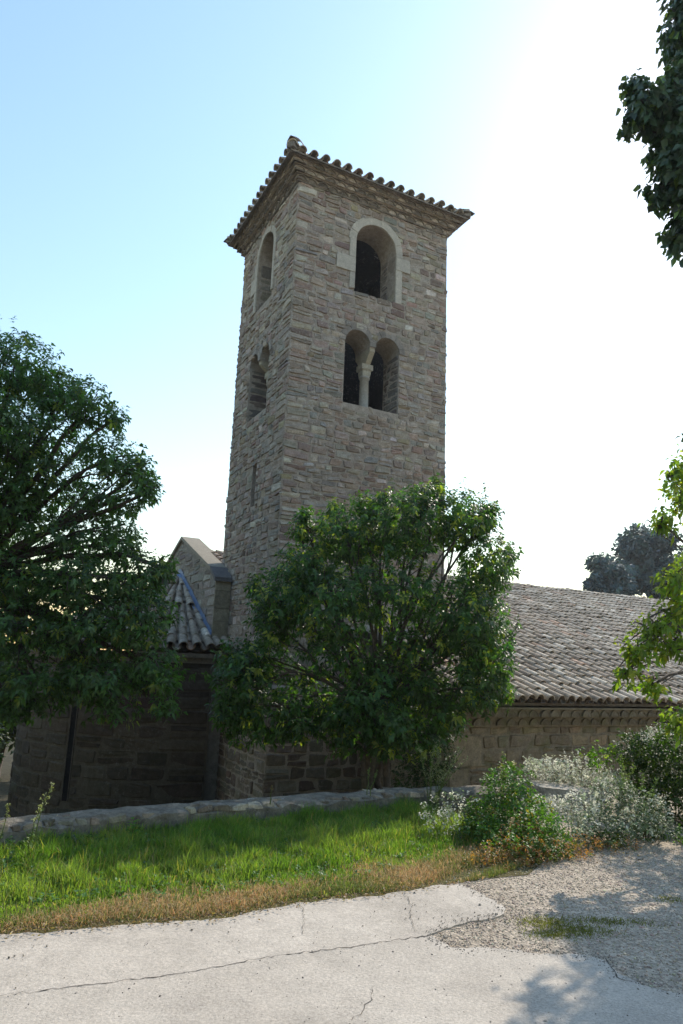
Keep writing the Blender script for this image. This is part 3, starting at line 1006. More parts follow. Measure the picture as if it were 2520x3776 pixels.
# triangular top of the end wall
nv.add([W(AW - .002, BW, zw - .03), W(AW - .002, -.02, zw - .03), W(AW - .002, -.02, ZE + SL * (-BE) - .12), W(AW - .002, BW, zw + .02)], [(0, 1, 2, 3)], col=(.235, .20, .15))
nwall = nv.build('wall', M_nave)
qm = MB()
for k_, (z0, z1) in enumerate(QU):
    z1 = min(z1, .675)
    la, lb = (.61, .35) if k_ % 2 == 0 else (.35, .59)
    qm.box(W(AW - .035, BW - .035, z0 + .006), U * la, V * lb, Zv * (z1 - z0 - .006), np.array((.27, .225, .16)) * random.uniform(.85, 1.1))
quoin = qm.build('quoins', M_nave)
gn = MB()
r = np.random.default_rng(73)
gn.box(W(AW - .06, BW - .05, .675), U * (AMAX - AW), V * .3, Zv * .03, (.23, .20, .15))
genoise(gn, W(AW, BW, 0), U, -V, 14.0, .707, .12, .115, .235, r, col=(.20, .172, .12), fill=1.05, rec=.010)
genoise(gn, W(AW, BW, 0), U, -V, 14.0, .852, .24, .115, .235, r, lip=.03, col=(.205, .175, .122), fill=1.05, rec=.010)
ncorn = gn.build('cornice', M_nave)

NT = MB()
S = V + Zv * SL; S = S / np.linalg.norm(S); Nn = np.cross(U, S); Nn *= np.sign(Nn[2])
pitch, step = .219, .335
slopeL = (BR - BE) / S.dot(V)
def roof_ok(a, b):
    okk = (a > AW - .16) | (b > W2 + .08)
    return okk & ~((a < W1 + .10) & (b > -.12) & (b < W2 + .12)) & ~((b > W2) & (a < .06))
r = np.random.default_rng(74)
nc = int((AMAX + .2) / pitch); nr_ = int(slopeL / step) + 1
I, J = np.meshgrid(np.arange(nc), np.arange(nr_))
colw = np.cumsum(r.normal(0, .006, nc)) * .0
for pan in (False, True):
    a = (I + (.5 if pan else 0)) * pitch + r.normal(0, .006, I.shape); y = J * step + (.05 if pan else 0) + r.normal(0, .02, (1, nc))
    b = BE + y * S.dot(V)
    okk = roof_ok(a, b) & (y < slopeL - .05)
    a, y = a[okk], y[okk]
    O = W(a, BE, ZE) + S[None] * y[:, None]
    # slight sag and waves of an old roof
    O = O + Nn[None] * (.025 * np.sin(a * .9 + 1) * np.sin(y * .7) + .012 * np.sin(a * 2.3 + y))[:, None]
    N = len(O)
    if pan:
        place_tiles(NT, O + Nn * .045, U, S, Nn, tile_template(.086, .078, step * 1.25, .014, True), pick(TILEC, N, r, .25, .5), r, .03)  # pans coloured darker: shadow of the channels painted in
    else:
        O[y < .1] -= S * r.uniform(0, .05, ((y < .1).sum(), 1))
        place_tiles(NT, O + Nn * .040, U, S, Nn, tile_template(.090, .074, step * 1.27, .016), pick(TILEC, N, r, .75, 1.35), r, .05, .010)
# decking under the tiles and the far slope
off = -.055
def dk(a0, a1, b0, b1):
    z0, z1 = ZE + SL * (b0 - BE), ZE + SL * (b1 - BE)
    q = [W(a0, b0, z0), W(a1, b0, z0), W(a1, b1, z1), W(a0, b1, z1)]
    q = [p_ + Nn * off for p_ in q]
    NT.add(np.array(q + [p_ - Nn * .05 for p_ in q]), [(0, 1, 2, 3), (7, 6, 5, 4), (0, 4, 5, 1), (1, 5, 6, 2), (2, 6, 7, 3), (3, 7, 4, 0)], col=(.16, .135, .11))
dk(AW - .10, AMAX, BE + .10, -.02)
dk(W1 + .02, AMAX, -.02, W2 + .02)
dk(.02, AMAX, W2 + .02, BR)
NT.add([W(.02, BR, ZR - .03), W(AMAX, BR, ZR - .03), W(AMAX, 14.3, ZR - .03 - SL * 8.7), W(.02, 14.3, ZR - .03 - SL * 8.7)], [(0, 1, 2, 3)], col=(.2, .17, .14))
nroof = NT.build('roof', M_tile)
rg = MB()
k = int((AMAX - .2) / .36)
O = W(.2 + .36 * np.arange(k), BR, ZR + .0)
place_tiles(rg, O, V, U, Zv, tile_template(.12, .10, .44, .018), pick(TILEC, k, r), r, .05)
rg.box(W(.1, BR - .09, ZR - .09), U * (AMAX - .2), V * .18, Zv * .10, (.25, .22, .18))
ridge = rg.build('ridge_tiles', M_tile)
hold(nave, nwall, ncorn, nroof)
under(nwall, quoin)
under(nroof, ridge)

# ------------------------------------------------------------------ apse: gable wall, half-round wall, fan of tiles
AG = -.343
BA = 5.61; RA = 3.33
apse = thing('church_apse', 'low round stone apse with a coped gable wall behind its tiled half cone roof', 'church', tuple(W(AG - RA, BA, YARD)))
gb = MB()
b0, b1 = 2.53, 8.69
zs_, zp_ = 3.34, 4.52
prof = [(b0, YARD - .2), (b0, zs_), (BA, zp_), (b1, zs_), (b1, YARD - .2)]
P0 = [W(AG, b, z) for b, z in prof]; P1 = [W(-.012, b, z) for b, z in prof]
gb.add(P0 + P1, [(i, 5 + i, 5 + (i + 1) % 5, (i + 1) % 5) for i in range(5)], ngons=[[0, 1, 2, 3, 4], [9, 8, 7, 6, 5]], col=(.27, .24, .20))
GP = [(3, (.30, .265, .22)), (3, (.265, .235, .20)), (2, (.34, .305, .25)), (1, (.23, .19, .165))]
def gh(z, zt):
    if zt <= zs_: return []
    cut_ = (zt - zs_) / (zp_ - zs_) * (BA - b0)
    return [(-1, cut_), (b1 - b0 - cut_, 99)]
stones(gb, plane_map(W(AG, b0, 0), V, -U), b1 - b0, 1.2, zp_ - .02, GP, gh, ch=(.16, .26), ln=(.22, .5), bulge=(.006, .018), gap=.008, seed=81, over=.0)
# big quoin blocks on the end that faces the yard
for z0, z1 in ((1.2, 1.75), (1.76, 2.35), (2.36, 2.62), (2.63, 3.0), (3.01, zs_ - .01)):
    gb.box(W(AG - .018, b0 - .03, z0), U * (-AG), V * .03, Zv * (z1 - z0), np.array((.33, .29, .205)) * random.uniform(.88, 1.1))
gwall = gb.build('gable_wall', M_ashlar)
cp = MB()
dz = (zp_ - zs_) / (BA - b0)
def coping(bA, zA, bB, zB, aL, aR, th=.085, col=(.33, .295, .235)):
    q = [W(aL, bA, zA), W(aR, bA, zA), W(aR, bB, zB), W(aL, bB, zB)]
    cp.add(np.array(q + [p_ + Zv * th for p_ in q]), [(3, 2, 1, 0), (4, 5, 6, 7), (0, 1, 5, 4), (1, 2, 6, 5), (2, 3, 7, 6), (3, 0, 4, 7)], col=col)
segs = np.linspace(0, 1, 3)
for sgn in (-1, 1):
    for q_, p_ in zip(segs[:-1], segs[1:]):
        bA, bB = BA + sgn * (BA - b0 - .34) * p_, BA + sgn * (BA - b0 - .34) * q_
        coping(bA, zp_ - abs(bA - BA) * dz + .002, bB - sgn * -.004, zp_ - abs(bB - BA) * dz + .002, AG - .06, .07 if abs(bA - BA) < 2.2 else -.015, col=np.array((.30, .265, .205)))
coping(b0 - .09, zs_ - .14, b0 + .336, zp_ - (BA - b0 - .336) * dz + .0, AG - .065, -.014, .09, (.16, .15, .145))
cop = cp.build('coping', M_dressed)
ap = MB()
th = np.linspace(PI / 2, 3 * PI / 2, 49)
zt_ = 1.62
lo = W(AG + RA * np.cos(th), BA + RA * np.sin(th), YARD - .2); hi = W(AG + RA * np.cos(th), BA + RA * np.sin(th), zt_)
k = len(th)
ap.add(np.concatenate([lo, hi]), [(i, i + 1, k + i + 1, k + i) for i in range(k - 1)], col=(.12, .10, .075))
SLT = 222  # slit window bearing, degrees
def amap(x, z, d):
    t_ = 3 * PI / 2 - x / RA
    rr = RA + d
    return W(AG + rr * np.cos(t_), BA + rr * np.sin(t_), z)
xs_ = (270 - SLT) / 180 * PI * RA
APAL = [(3, (.098, .080, .060)), (3, (.085, .070, .054)), (2, (.115, .094, .070)), (1, (.09, .068, .052))]  # apse stone darkened, the deep shade on it put into the colour
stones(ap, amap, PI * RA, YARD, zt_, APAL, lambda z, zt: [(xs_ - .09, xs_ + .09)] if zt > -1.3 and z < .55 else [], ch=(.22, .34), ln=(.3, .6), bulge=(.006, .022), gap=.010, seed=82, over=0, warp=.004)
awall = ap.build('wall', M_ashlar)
sl = MB()
nO = amap(np.array([xs_]), np.array([0.0]), np.array([0.0]))[0]
tdir = amap(np.array([xs_ + .1]), np.array([0.0]), np.array([0.0]))[0] - nO; tdir[2] = 0; tdir /= np.linalg.norm(tdir)
nd = np.cross(tdir, Zv); nd *= np.sign(nd.dot(nO - W(AG, BA, 0)))
sl.box(nO - tdir * .085 + nd * .002 + Zv * -1.28, tdir * .17, nd * -.02, Zv * 1.8, (.012, .012, .014))
for s_ in (-1, 1):
    sl.box(nO + tdir * (s_ * .085 - .02 * (s_ > 0)) + nd * .0 + Zv * -1.28, tdir * .02, nd * .014, Zv * 1.82, (.12, .10, .08))
slit = sl.build('slit_window', M_ashlar)
# eave moulding and tile fan
r = np.random.default_rng(83)
tm_ = MB()
ZA0, ZA1 = 1.76, 3.62
RE = RA + .16
th2 = np.linspace(PI / 2, 3 * PI / 2, 41)
for z0, z1, ro in ((zt_ - .16, zt_ - .05, RA + .05), (zt_ - .05, zt_ + .04, RA + .11)):
    A_ = W(AG + ro * np.cos(th2), BA + ro * np.sin(th2), z0); B_ = W(AG + ro * np.cos(th2), BA + ro * np.sin(th2), z1)
    C_ = W(AG + (RA - .05) * np.cos(th2), BA + (RA - .05) * np.sin(th2), z0); D_ = W(AG + (RA - .05) * np.cos(th2), BA + (RA - .05) * np.sin(th2), z1)
    kk = len(th2)
    q = []
    for i in range(kk - 1):
        q += [(i, i + 1, kk + i + 1, kk + i), (i + 1, i, 2 * kk + i, 2 * kk + i + 1), (kk + i, kk + i + 1, 3 * kk + i + 1, 3 * kk + i)]
    tm_.add(np.concatenate([A_, B_, C_, D_]), q, col=(.22, .18, .135))
mould = tm_.build('eave_moulding', M_ashlar)
tf = MB()
cone_lo = W(AG + (RE - .05) * np.cos(th2), BA + (RE - .05) * np.sin(th2), ZA0 - .05)
tf.add(np.concatenate([cone_lo, [W(AG, BA, ZA1 - .05)]]), None, [(i, i + 1, len(th2)) for i in range(len(th2) - 1)], col=(.16, .13, .11))
nA = 40
rows = 10
sl_len = math.hypot(RE, ZA1 - ZA0)
for j in range(rows):
    rr = RE * (1 - j / rows)
    nn_ = nA if j < 5 else (nA // 2 if j < 8 else nA // 4)
    pt = PI * rr / nn_
    for pan in (0, 1):
        tt = PI / 2 + (np.arange(nn_) + (.5 if not pan else 0.0) + .0) * PI / nn_
        if pan: tt = tt[1:]
        rad = np.stack([np.cos(tt), np.sin(tt)], 1)
        z_ = ZA0 + (ZA1 - ZA0) * (j / rows)
        O = W(AG + rr * rad[:, 0], BA + rr * rad[:, 1], z_)
        out = rad[:, 0, None] * U + rad[:, 1, None] * V
        S_ = -out * RE + Zv * (ZA1 - ZA0); S_ /= np.linalg.norm(S_, axis=1)[:, None]
        A_ = rad[:, 1, None] * U * -1 + rad[:, 0, None] * V
        Nn_ = np.cross(A_, S_); Nn_ *= np.sign(Nn_[:, 2:3])
        q0, q1 = pt * .36, pt * .36 * (1 - 1.0 / (rows - j + .3) * .9)
        q0, q1 = min(q0, .115), max(min(q1, .10), .03)
        place_tiles(tf, O + Nn_ * (.04 if not pan else .05), A_, S_, Nn_, tile_template(q0, q1, sl_len / rows * 1.22, .016, bool(pan)), pick(TILEC, len(O), r, .8, 1.25), r, .05)
S_ = V * RE + Zv * (ZA1 - ZA0); S_ = S_ / np.linalg.norm(S_); Nn_ = np.cross(U, S_); Nn_ *= np.sign(Nn_[2])
O = np.array([W(AG + q_, BA - RE, ZA0) + Nn_ * .04 for q_ in (.06, .24)])
place_tiles(tf, O, U, S_, Nn_, tile_template(.095, .08, .44, .016), pick(TILEC, 2, r), r, .05)
O = np.array([W(AG + q_, BA - RE, ZA0) + Nn_ * .05 for q_ in (.15, .32)])
place_tiles(tf, O, U, S_, Nn_, tile_template(.085, .08, .42, .016, True), pick(TILEC, 2, r), r, .03)
tf.box(W(AG, BA - RE + .06, ZA0 - .10), U * (-AG), V * .36, Zv * .06, (.2, .17, .13))
aroof = tf.build('roof', M_tile)
fl = MB()
Pj = []
for b in np.linspace(b0 - .02, 6.3, 20):
    rr_ = abs(BA - b) / RE
    zz_ = ZA1 + .06 - (ZA1 - ZA0) * rr_
    Pj.append((b, zz_ + .03))
Pj = np.array(Pj)
jt = np.random.default_rng(84).normal(0, .012, (3, len(Pj)))
A_ = np.array([W(AG - .03, b, z) for b, z in Pj]); B_ = np.array([W(AG - .026, b, z + .11 + q_) for (b, z), q_ in zip(Pj, jt[0])]); C_ = np.array([W(AG - .12 + q_, b, z - .015 + q2) for (b, z), q_, q2 in zip(Pj, jt[1], jt[2])])
kk = len(Pj)
fl.add(np.concatenate([B_, A_, C_]), [(i, i + 1, kk + i + 1, kk + i) for i in range(kk - 1)] + [(kk + i, kk + i + 1, 2 * kk + i + 1, 2 * kk + i) for i in range(kk - 1)], col=(.17, .235, .37))
flash = fl.build('flashing', M_lead)
tag(flash, 'blue flashing strip along the joint of tiles and gable wall')
hold(apse, gwall, awall, aroof)
under(gwall, cop)
under(awall, slit, mould)
under(aroof, flash)

# ------------------------------------------------------------------ parapet at the lawn's edge
pw = thing('low_parapet', 'low rubble topped retaining wall along the back of the lawn', 'wall', (-1.0, 6.6, 0))
pb = MB()
P = PAR[1:].copy()
# resample
seg = np.concatenate([[0], np.cumsum(np.linalg.norm(np.diff(P, axis=0), axis=1))])
tq = np.linspace(0, seg[-1], 60)
PX, PY = np.interp(tq, seg, P[:, 0]), np.interp(tq, seg, P[:, 1])
d = np.stack([np.gradient(PX), np.gradient(PY)], 1); d /= np.linalg.norm(d, axis=1)[:, None]
nr = np.stack([d[:, 1], -d[:, 0]], 1)      # towards the viewer
r = np.random.default_rng(91)
rowsP = []
for o_, z_ in ((.0, YARD), (.0, PZ - .08), (.02, PZ), (.09, PZ + .01), (.18, PZ), (.26, PZ - .01), (.31, PZ - .04), (.32, -.1)):
    jz = r.normal(0, .012, len(PX)) if z_ > PZ - .06 else np.zeros(len(PX))
    jo = r.normal(0, .012, len(PX)) if z_ > PZ - .06 else np.zeros(len(PX))
    rowsP.append(np.stack([PX + nr[:, 0] * (o_ + jo), PY + nr[:, 1] * (o_ + jo), z_ + jz], 1))
k = len(PX); nR = len(rowsP)
pb.add(np.concatenate(rowsP), [(j * k + i, (j + 1) * k + i, (j + 1) * k + i + 1, j * k + i + 1) for j in range(nR - 1) for i in range(k - 1)], ngons=[[j * k for j in range(nR)][::-1], [j * k + k - 1 for j in range(nR)]], col=(.22, .195, .155))
body = pb.build('wall', M_parapet, smooth=False)
# rough stones bedded in the top
tb = MB()
L_ = seg[-1]
def pmap(x, z, dd):
    i = np.clip(x / L_, 0, 1) * L_
    px, py = np.interp(i, seg, P[:, 0]), np.interp(i, seg, P[:, 1])
    nx, ny = np.interp(i, tq, nr[:, 0]), np.interp(i, tq, nr[:, 1])
    return np.stack([px + nx * z, py + ny * z, .155 + dd + .012 * np.sin(x * 3.1) + .008 * np.sin(x * 9) + 0 * x], -1)
stones(tb, pmap, L_, .0, .31, [(2, (.34, .28, .20)), (2, (.25, .205, .148)), (1, (.44, .37, .27)), (1, (.17, .138, .10))], ch=(.06, .13), ln=(.07, .20), bulge=(.006, .030), gap=.007, seed=92)
topst = tb.build('top_stones', M_parapet)
eb = MB()
e0 = on_ground(1180, 1786, .26); e1 = on_ground(1315, 1800, .26)
ex = np.array([e1[0] - e0[0], e1[1] - e0[1], 0]); ey = np.array([.14, -.62, 0])
eb.box(np.array([e0[0], e0[1], .13]) + ey * .05, ex, ey, Zv * .14, (.42, .385, .325))
eb.box(np.array([e0[0], e0[1], YARD]) + ey * .1 + ex * .02, ex * .95, ey * .9, Zv * (2.928), (.29, .26, .22))
endb = eb.build('end_slab', M_parapet)
hold(pw, body, endb)
under(body, topst)


# ------------------------------------------------------------------ leaves
LQ = None
LT3 = [(0, 3, 2), (0, 2, 1), (1, 2, 4), (2, 3, 4)]
def leaves(mb, P, D, Nn, L, Wd, cols, droop=.25, fold=.12):
    D = D / (np.linalg.norm(D, axis=1)[:, None] + 1e-9)
    Sd = np.cross(D, Nn); Sd /= np.linalg.norm(Sd, axis=1)[:, None] + 1e-9
    N2 = np.cross(Sd, D)
    L, Wd = L[:, None], Wd[:, None]
    dz = np.array([0, 0, -1.0])
    C1 = P + D * L * .45 + dz * L * droop * .18
    L1 = C1 - Sd * Wd * .5 + N2 * Wd * fold
    R1 = C1 + Sd * Wd * .5 + N2 * Wd * fold
    tip = P + D * L * .93 + dz * L * droop
    mb.instances(np.stack([P, L1, C1, R1, tip], 1), None, LT3, cols)


def rand_unit(r, N):
    v = r.normal(0, 1, (N, 3))
    return v / np.linalg.norm(v, axis=1)[:, None]


def crown_tips(r, blobs, dens):
    """twig tips in and on ellipsoids (centre, radii); returns positions and outward directions"""
    Ps, Ds = [], []
    for c, rad, wgt in blobs:
        c, rad = np.asarray(c, float), np.asarray(rad, float)
        N = int(dens * wgt * (rad[0] * rad[1] * rad[2]) ** (2 / 3))
        u = rand_unit(r, N)
        k = r.random(N) ** (1 / 5.0)
        k = np.where(r.random(N) < .25, r.random(N) ** .5, k) * r.uniform(.88, 1.08, N)
        k = np.where(r.random(N) < .05, r.uniform(1.0, 1.28, N), k)
        Ps.append(c + u * rad * k[:, None]); Ds.append(u)
    return np.concatenate(Ps), np.concatenate(Ds)


def rosettes(mb, r, P, D, k, L, Wd, colf, droop=.35, up=.45, spread=.055):
    N = len(P)
    A = D + np.array([0, 0, up]) + r.normal(0, .35, (N, 3))
    A /= np.linalg.norm(A, axis=1)[:, None]
    Pk = np.repeat(P, k, 0); Ak = np.repeat(A, k, 0)
    M_ = len(Pk)
    rad = rand_unit(r, M_); rad -= Ak * (rad * Ak).sum(1)[:, None]; rad /= np.linalg.norm(rad, axis=1)[:, None] + 1e-9
    t_ = r.uniform(-1, .3, M_)[:, None]
    base = Pk + Ak * t_ * spread * 2.0
    dirn = rad + Ak * r.uniform(.0, .9, M_)[:, None] * (1 + t_)
    nn = Ak + r.normal(0, .25, (M_, 3))
    LL = L * r.uniform(.65, 1.2, M_)
    cols = np.repeat(colf(N), k, 0) * r.uniform(.7, 1.3, (M_, 1))
    leaves(mb, base, dirn, nn, LL, LL * Wd, cols, droop)


def limb(mb, a, b, r0, r1, r, bend=.12, n=7):
    a, b = np.asarray(a, float), np.asarray(b, float)
    L = np.linalg.norm(b - a)
    t_ = np.linspace(0, 1, n)[:, None]
    off = r.normal(0, bend * L * .35, 3)
    p = a + (b - a) * t_ + off * np.sin(t_ * PI) + np.array([0, 0, bend * L * .5]) * np.sin(t_ * PI) + r.normal(0, .012 * L, (n, 3)) * (t_ > 0) * (t_ < 1)
    mb.tube(p, np.linspace(r0, r1, n), 6)
    return p


def tree(name, label, base, fork, blobs, dens, k, L, Wd, colf, mat, seed, trunk_r=.10, group=None, droop=.35, up=.45, twigs=500, cat='tree', extra=None, spread=.055, stems=1):
    r = np.random.default_rng(seed)
    base, fork = np.asarray(base, float), np.asarray(fork, float)
    root = thing(name, label, cat, tuple(base), group)
    tk = MB()
    for s_ in range(stems):
        off = r.normal(0, .12, 3) * (s_ > 0); off[2] = 0
        limb(tk, base + off - np.array([0, 0, .1]), fork + off * 2.5, trunk_r * (1 if s_ == 0 else .7), trunk_r * .6, r, .05, 9)
    P, D = crown_tips(r, blobs, dens)
    ends = []
    for c, rad, wgt in blobs:
        p = limb(tk, fork + r.normal(0, .05, 3), np.asarray(c) , trunk_r * .36, trunk_r * .12, r, .12)
        ends.append((p, c, rad))
        for _ in range(4):
            q = np.asarray(c) + rand_unit(r, 1)[0] * np.asarray(rad) * .75
            limb(tk, p[r.integers(3, len(p))], q, trunk_r * .12, trunk_r * .04, r, .1, 5)
    ix = r.choice(len(P), min(twigs, len(P)), False)
    C = np.array([b_[0] for b_ in blobs])
    for i in ix:
        c = C[np.argmin(np.linalg.norm(C - P[i], axis=1))]
        a = P[i] + (c - P[i]) * r.uniform(.25, .6)
        tk.tube([a, (a + P[i]) / 2 + r.normal(0, .03, 3), P[i]], [.010, .007, .004], 3, cap=False)
    cr = MB()
    rosettes(cr, r, P, D, k, L, Wd, colf(r), droop, up, spread)
    if extra: extra(cr, r)
    a = tk.build('trunk', M_bark, smooth=True)
    b = cr.build('crown', mat)
    hold(root, a, b)
    return root


def colours(base, var=.3, hi=None, phi=.0):
    def mk(r):
        def f(N):
            c = np.array(base) * r.uniform(1 - var, 1 + var, (N, 1)) * (1 + r.normal(0, .06, (N, 3)))
            if hi is not None:
                m_ = r.random(N) < phi
                c[m_] = np.array(hi) * r.uniform(.8, 1.2, (m_.sum(), 1))
            return c
        return f
    return mk


def pxblobs(lst):
    """(x, y, rx, ry, Y, ry_depth, weight): ellipsoids given by where the frame shows them and how far off they stand"""
    out = []
    for x, y, rx, ry, Y, rd, wg in lst:
        c = at(x, y, Y)
        s_ = Y / 1607.0
        out.append((c, (rx * s_, rd, ry * s_), wg))
    return out


# central privet-like tree in the yard, in front of the tower
cb = pxblobs([
    (1004, 1118, 22, 26, 10.3, .25, 1), (1130, 1170, 18, 26, 10.4, .2, 1), (702, 1185, 22, 28, 10.3, .25, .9), (885, 1142, 24, 22, 10.3, .25, .9), (762, 1168, 20, 26, 10.3, .2, .9), (1172, 1280, 18, 32, 10.4, .2, 1), (590, 1345, 24, 24, 10.2, .25, .9), (1150, 1590, 30, 26, 9.9, .25, .9), (930, 1210, 110, 80, 10.3, 1.1, .8), (1050, 1190, 85, 70, 10.4, .9, 1), (1110, 1300, 66, 90, 10.4, .9, 1), (1060, 1420, 105, 100, 10.0, 1.0, 1),
    (1120, 1500, 55, 110, 10.0, .8, 1), (800, 1230, 90, 70, 10.4, .9, 1), (710, 1300, 80, 65, 10.3, .8, .9), (640, 1370, 75, 75, 10.2, .8, .9),
    (760, 1390, 110, 90, 9.9, 1.0, .7), (900, 1350, 120, 95, 9.9, 1.0, .65), (632, 1430, 56, 60, 10.0, .6, .8), (950, 1480, 90, 60, 10.2, .7, .5), (1090, 1570, 70, 60, 9.8, .7, .9),
    (850, 1620, 90, 60, 9.4, .6, .8), (900, 1660, 55, 50, 9.3, .5, .9), (560, 1560, 80, 80, 10.0, .7, .8), (600, 1650, 100, 55, 10.0, .6, .75), (700, 1600, 80, 70, 10.1, .7, .6), (620, 1510, 70, 50, 10.1, .6, .5),
    (1010, 1640, 60, 50, 9.9, .6, .8), (970, 1150, 60, 45, 10.2, .5, 1), (770, 1500, 95, 55, 9.9, .6, .55), (860, 1540, 80, 55, 9.7, .5, .45), (960, 1570, 70, 60, 9.8, .5, .8), (552, 1510, 52, 60, 10.2, .5, .7), (540, 1630, 60, 50, 10.0, .5, .7), (690, 1660, 70, 45, 9.8, .5, .6), (800, 1690, 60, 40, 9.6, .4, .7), (965, 1690, 60, 45, 9.7, .4, .8), (880, 1710, 45, 30, 9.4, .3, .8), (780, 1640, 60, 50, 9.6, .5, .6), (845, 1160, 50, 30, 10.3, .4, .8), (690, 1215, 34, 40, 10.3, .3, .8), (1120, 1190, 26, 30, 10.4, .3, 1)])
base = at(868, 1800, 10.0); base[2] = YARD
tree('broadleaf_tree', 'bushy glossy leaved tree in front of the bell tower', base, at(872, 1640, 10.0), cb, 1050, 9, .088, .42,
     colours((.062, .130, .038), .40, (.26, .31, .06), .10), M_leaf, 101, .085, twigs=900, stems=3)
# big tree at the left edge
lb = pxblobs([
    (60, 850, 95, 85, 9.6, 1.0, 1), (-60, 900, 110, 110, 9.6, 1.0, 1), (140, 900, 60, 60, 9.6, .7, 1), (100, 1000, 120, 90, 9.7, 1.1, .8), (210, 930, 55, 60, 9.5, .6, 1), (265, 960, 28, 40, 9.5, .3, 1), (260, 1050, 75, 60, 9.4, .7, .9),
    (320, 1090, 45, 50, 9.4, .5, 1), (340, 1130, 32, 30, 9.3, .4, 1), (250, 1150, 80, 55, 9.6, .7, .7), (100, 1120, 110, 75, 9.8, 1.0, .9), (10, 1180, 100, 80, 9.5, .8, .8), (20, 1010, 80, 70, 9.3, .7, .8), (-40, 1100, 120, 120, 9.8, 1.0, .7), (180, 1240, 110, 60, 9.7, .9, .85),
    (280, 1240, 60, 60, 9.4, .6, .8), (60, 1330, 120, 70, 9.6, 1.0, .9), (200, 1340, 110, 75, 9.3, .9, 1), (320, 1330, 65, 60, 9.2, .6, 1), (370, 1300, 36, 34, 9.2, .4, .9), (330, 1420, 85, 75, 9.1, .7, 1), (200, 1450, 110, 75, 9.1, .8, 1),
    (60, 1440, 110, 80, 9.2, .9, .7), (-60, 1400, 110, 140, 9.4, 1.0, .8), (90, 1570, 105, 60, 9.0, .7, 1), (230, 1560, 100, 55, 9.0, .7, .9), (360, 1540, 70, 60, 9.1, .6, .8), (20, 1620, 60, 40, 8.9, .5, 1), (380, 1620, 40, 30, 9.2, .4, .5), (260, 1630, 60, 35, 9.0, .5, .5)])
lb += [((-5.6, 7.4, 4.3), (1.6, 1.5, 1.3), .5), ((-7.2, 9.2, 4.6), (2.0, 2.0, 2.0), .5), ((-6.8, 11.6, 3.0), (1.8, 1.8, 2.2), .5), ((-6.0, 9.0, 1.2), (1.2, 1.4, 1.2), .6)]  # out-of-view crown parts added to block sky light on the apse
base = at(-120, 1800, 10.0); base[2] = YARD
tree('broadleaf_tree', 'large dark spreading tree at the left edge, its branches hanging over the apse', base, at(-70, 1330, 9.9), lb, 900, 9, .088, .40,
     colours((.082, .155, .056), .38, (.22, .27, .06), .05), M_leaf, 102, .16, twigs=1500)
# ivy clad tree, top right
ib = pxblobs([
    (1575, 40, 50, 120, 7.4, .5, 1), (1590, 180, 60, 90, 7.4, .5, 1), (1480, 250, 52, 62, 7.2, .4, 1), (1540, 290, 60, 80, 7.3, .5, 1), (1550, 400, 66, 90, 7.3, .5, 1),
    (1580, 500, 55, 80, 7.4, .5, 1), (1455, 205, 26, 30, 7.2, .2, 1), (1530, 190, 22, 30, 7.2, .25, .8), (1640, 300, 90, 260, 7.6, .7, 1), (1660, -80, 110, 150, 7.7, .8, 1), (1680, 560, 70, 140, 7.6, .6, .8)])
ib += [((4.52 - .012 * q_ , 7.72, .5 + .55 * q_), (.34 + .05 * math.sin(q_ * 2.1), .34, .42), 1.0) for q_ in range(8)]
base = np.array([4.55, 7.75, 0.0])
tree('ivy_clad_tree', 'tall dark ivy clad tree trunk at the upper right corner', base, at(1650, 420, 7.6), ib, 1300, 7, .105, .80,
     colours((.062, .105, .055), .35, (.15, .23, .05), .07), M_ivy, 103, .17, twigs=300, droop=.45, up=.2, spread=.07)
# light green tree reaching in from the right
gb_ = pxblobs([
    (1555, 1080, 26, 40, 7.0, .3, 1), (1520, 1200, 34, 34, 7.0, .3, 1), (1560, 1150, 26, 40, 7.0, .3, .8), (1545, 1330, 34, 34, 7.0, .3, 1.1), (1560, 1400, 40, 45, 7.0, .4, 1.1), (1500, 1390, 0.1, 0.1, 8, .01, 0),
    (1500, 1440, 44, 34, 7.0, .3, 1.1), (1545, 1480, 50, 40, 7.0, .3, 1.1), (1465, 1490, 40, 32, 7.0, .3, 1.1), (1435, 1545, 26, 24, 7.0, .2, 1.1), (1495, 1575, 24, 30, 7.0, .2, 1.2), (1560, 1655, 30, 40, 7.0, .3, 1.1)])
gb_ = [b_ for b_ in gb_ if b_[2] > 0]
big = [((5.06, 9.4, 3.0), (.6, .55, .42), .9), ((4.70, 9.05, 4.0), (.45, .42, .42), .9), ((4.50, 8.15, 4.0), (.46, .5, .45), .9), ((6.6, 9.6, 4.6), (.9, .9, .9), .6), ((5.35, 8.7, 4.3), (.55, .5, .45), .8), ((4.85, 7.7, 3.9), (.4, .4, .35), .7), ((5.9, 10.1, 3.3), (.5, .5, .4), .8)]
tree('young_tree', 'pale yellow green tree whose leafy branches reach in over the nave roof from the right', (6.2, 9.4, 0), (6.1, 9.3, 2.0), gb_ + big, 800, 6, .085, .55,
     colours((.17, .26, .050), .3, (.32, .36, .06), .15), M_lime, 104, .10, twigs=350, droop=.45, up=.1, spread=.08)
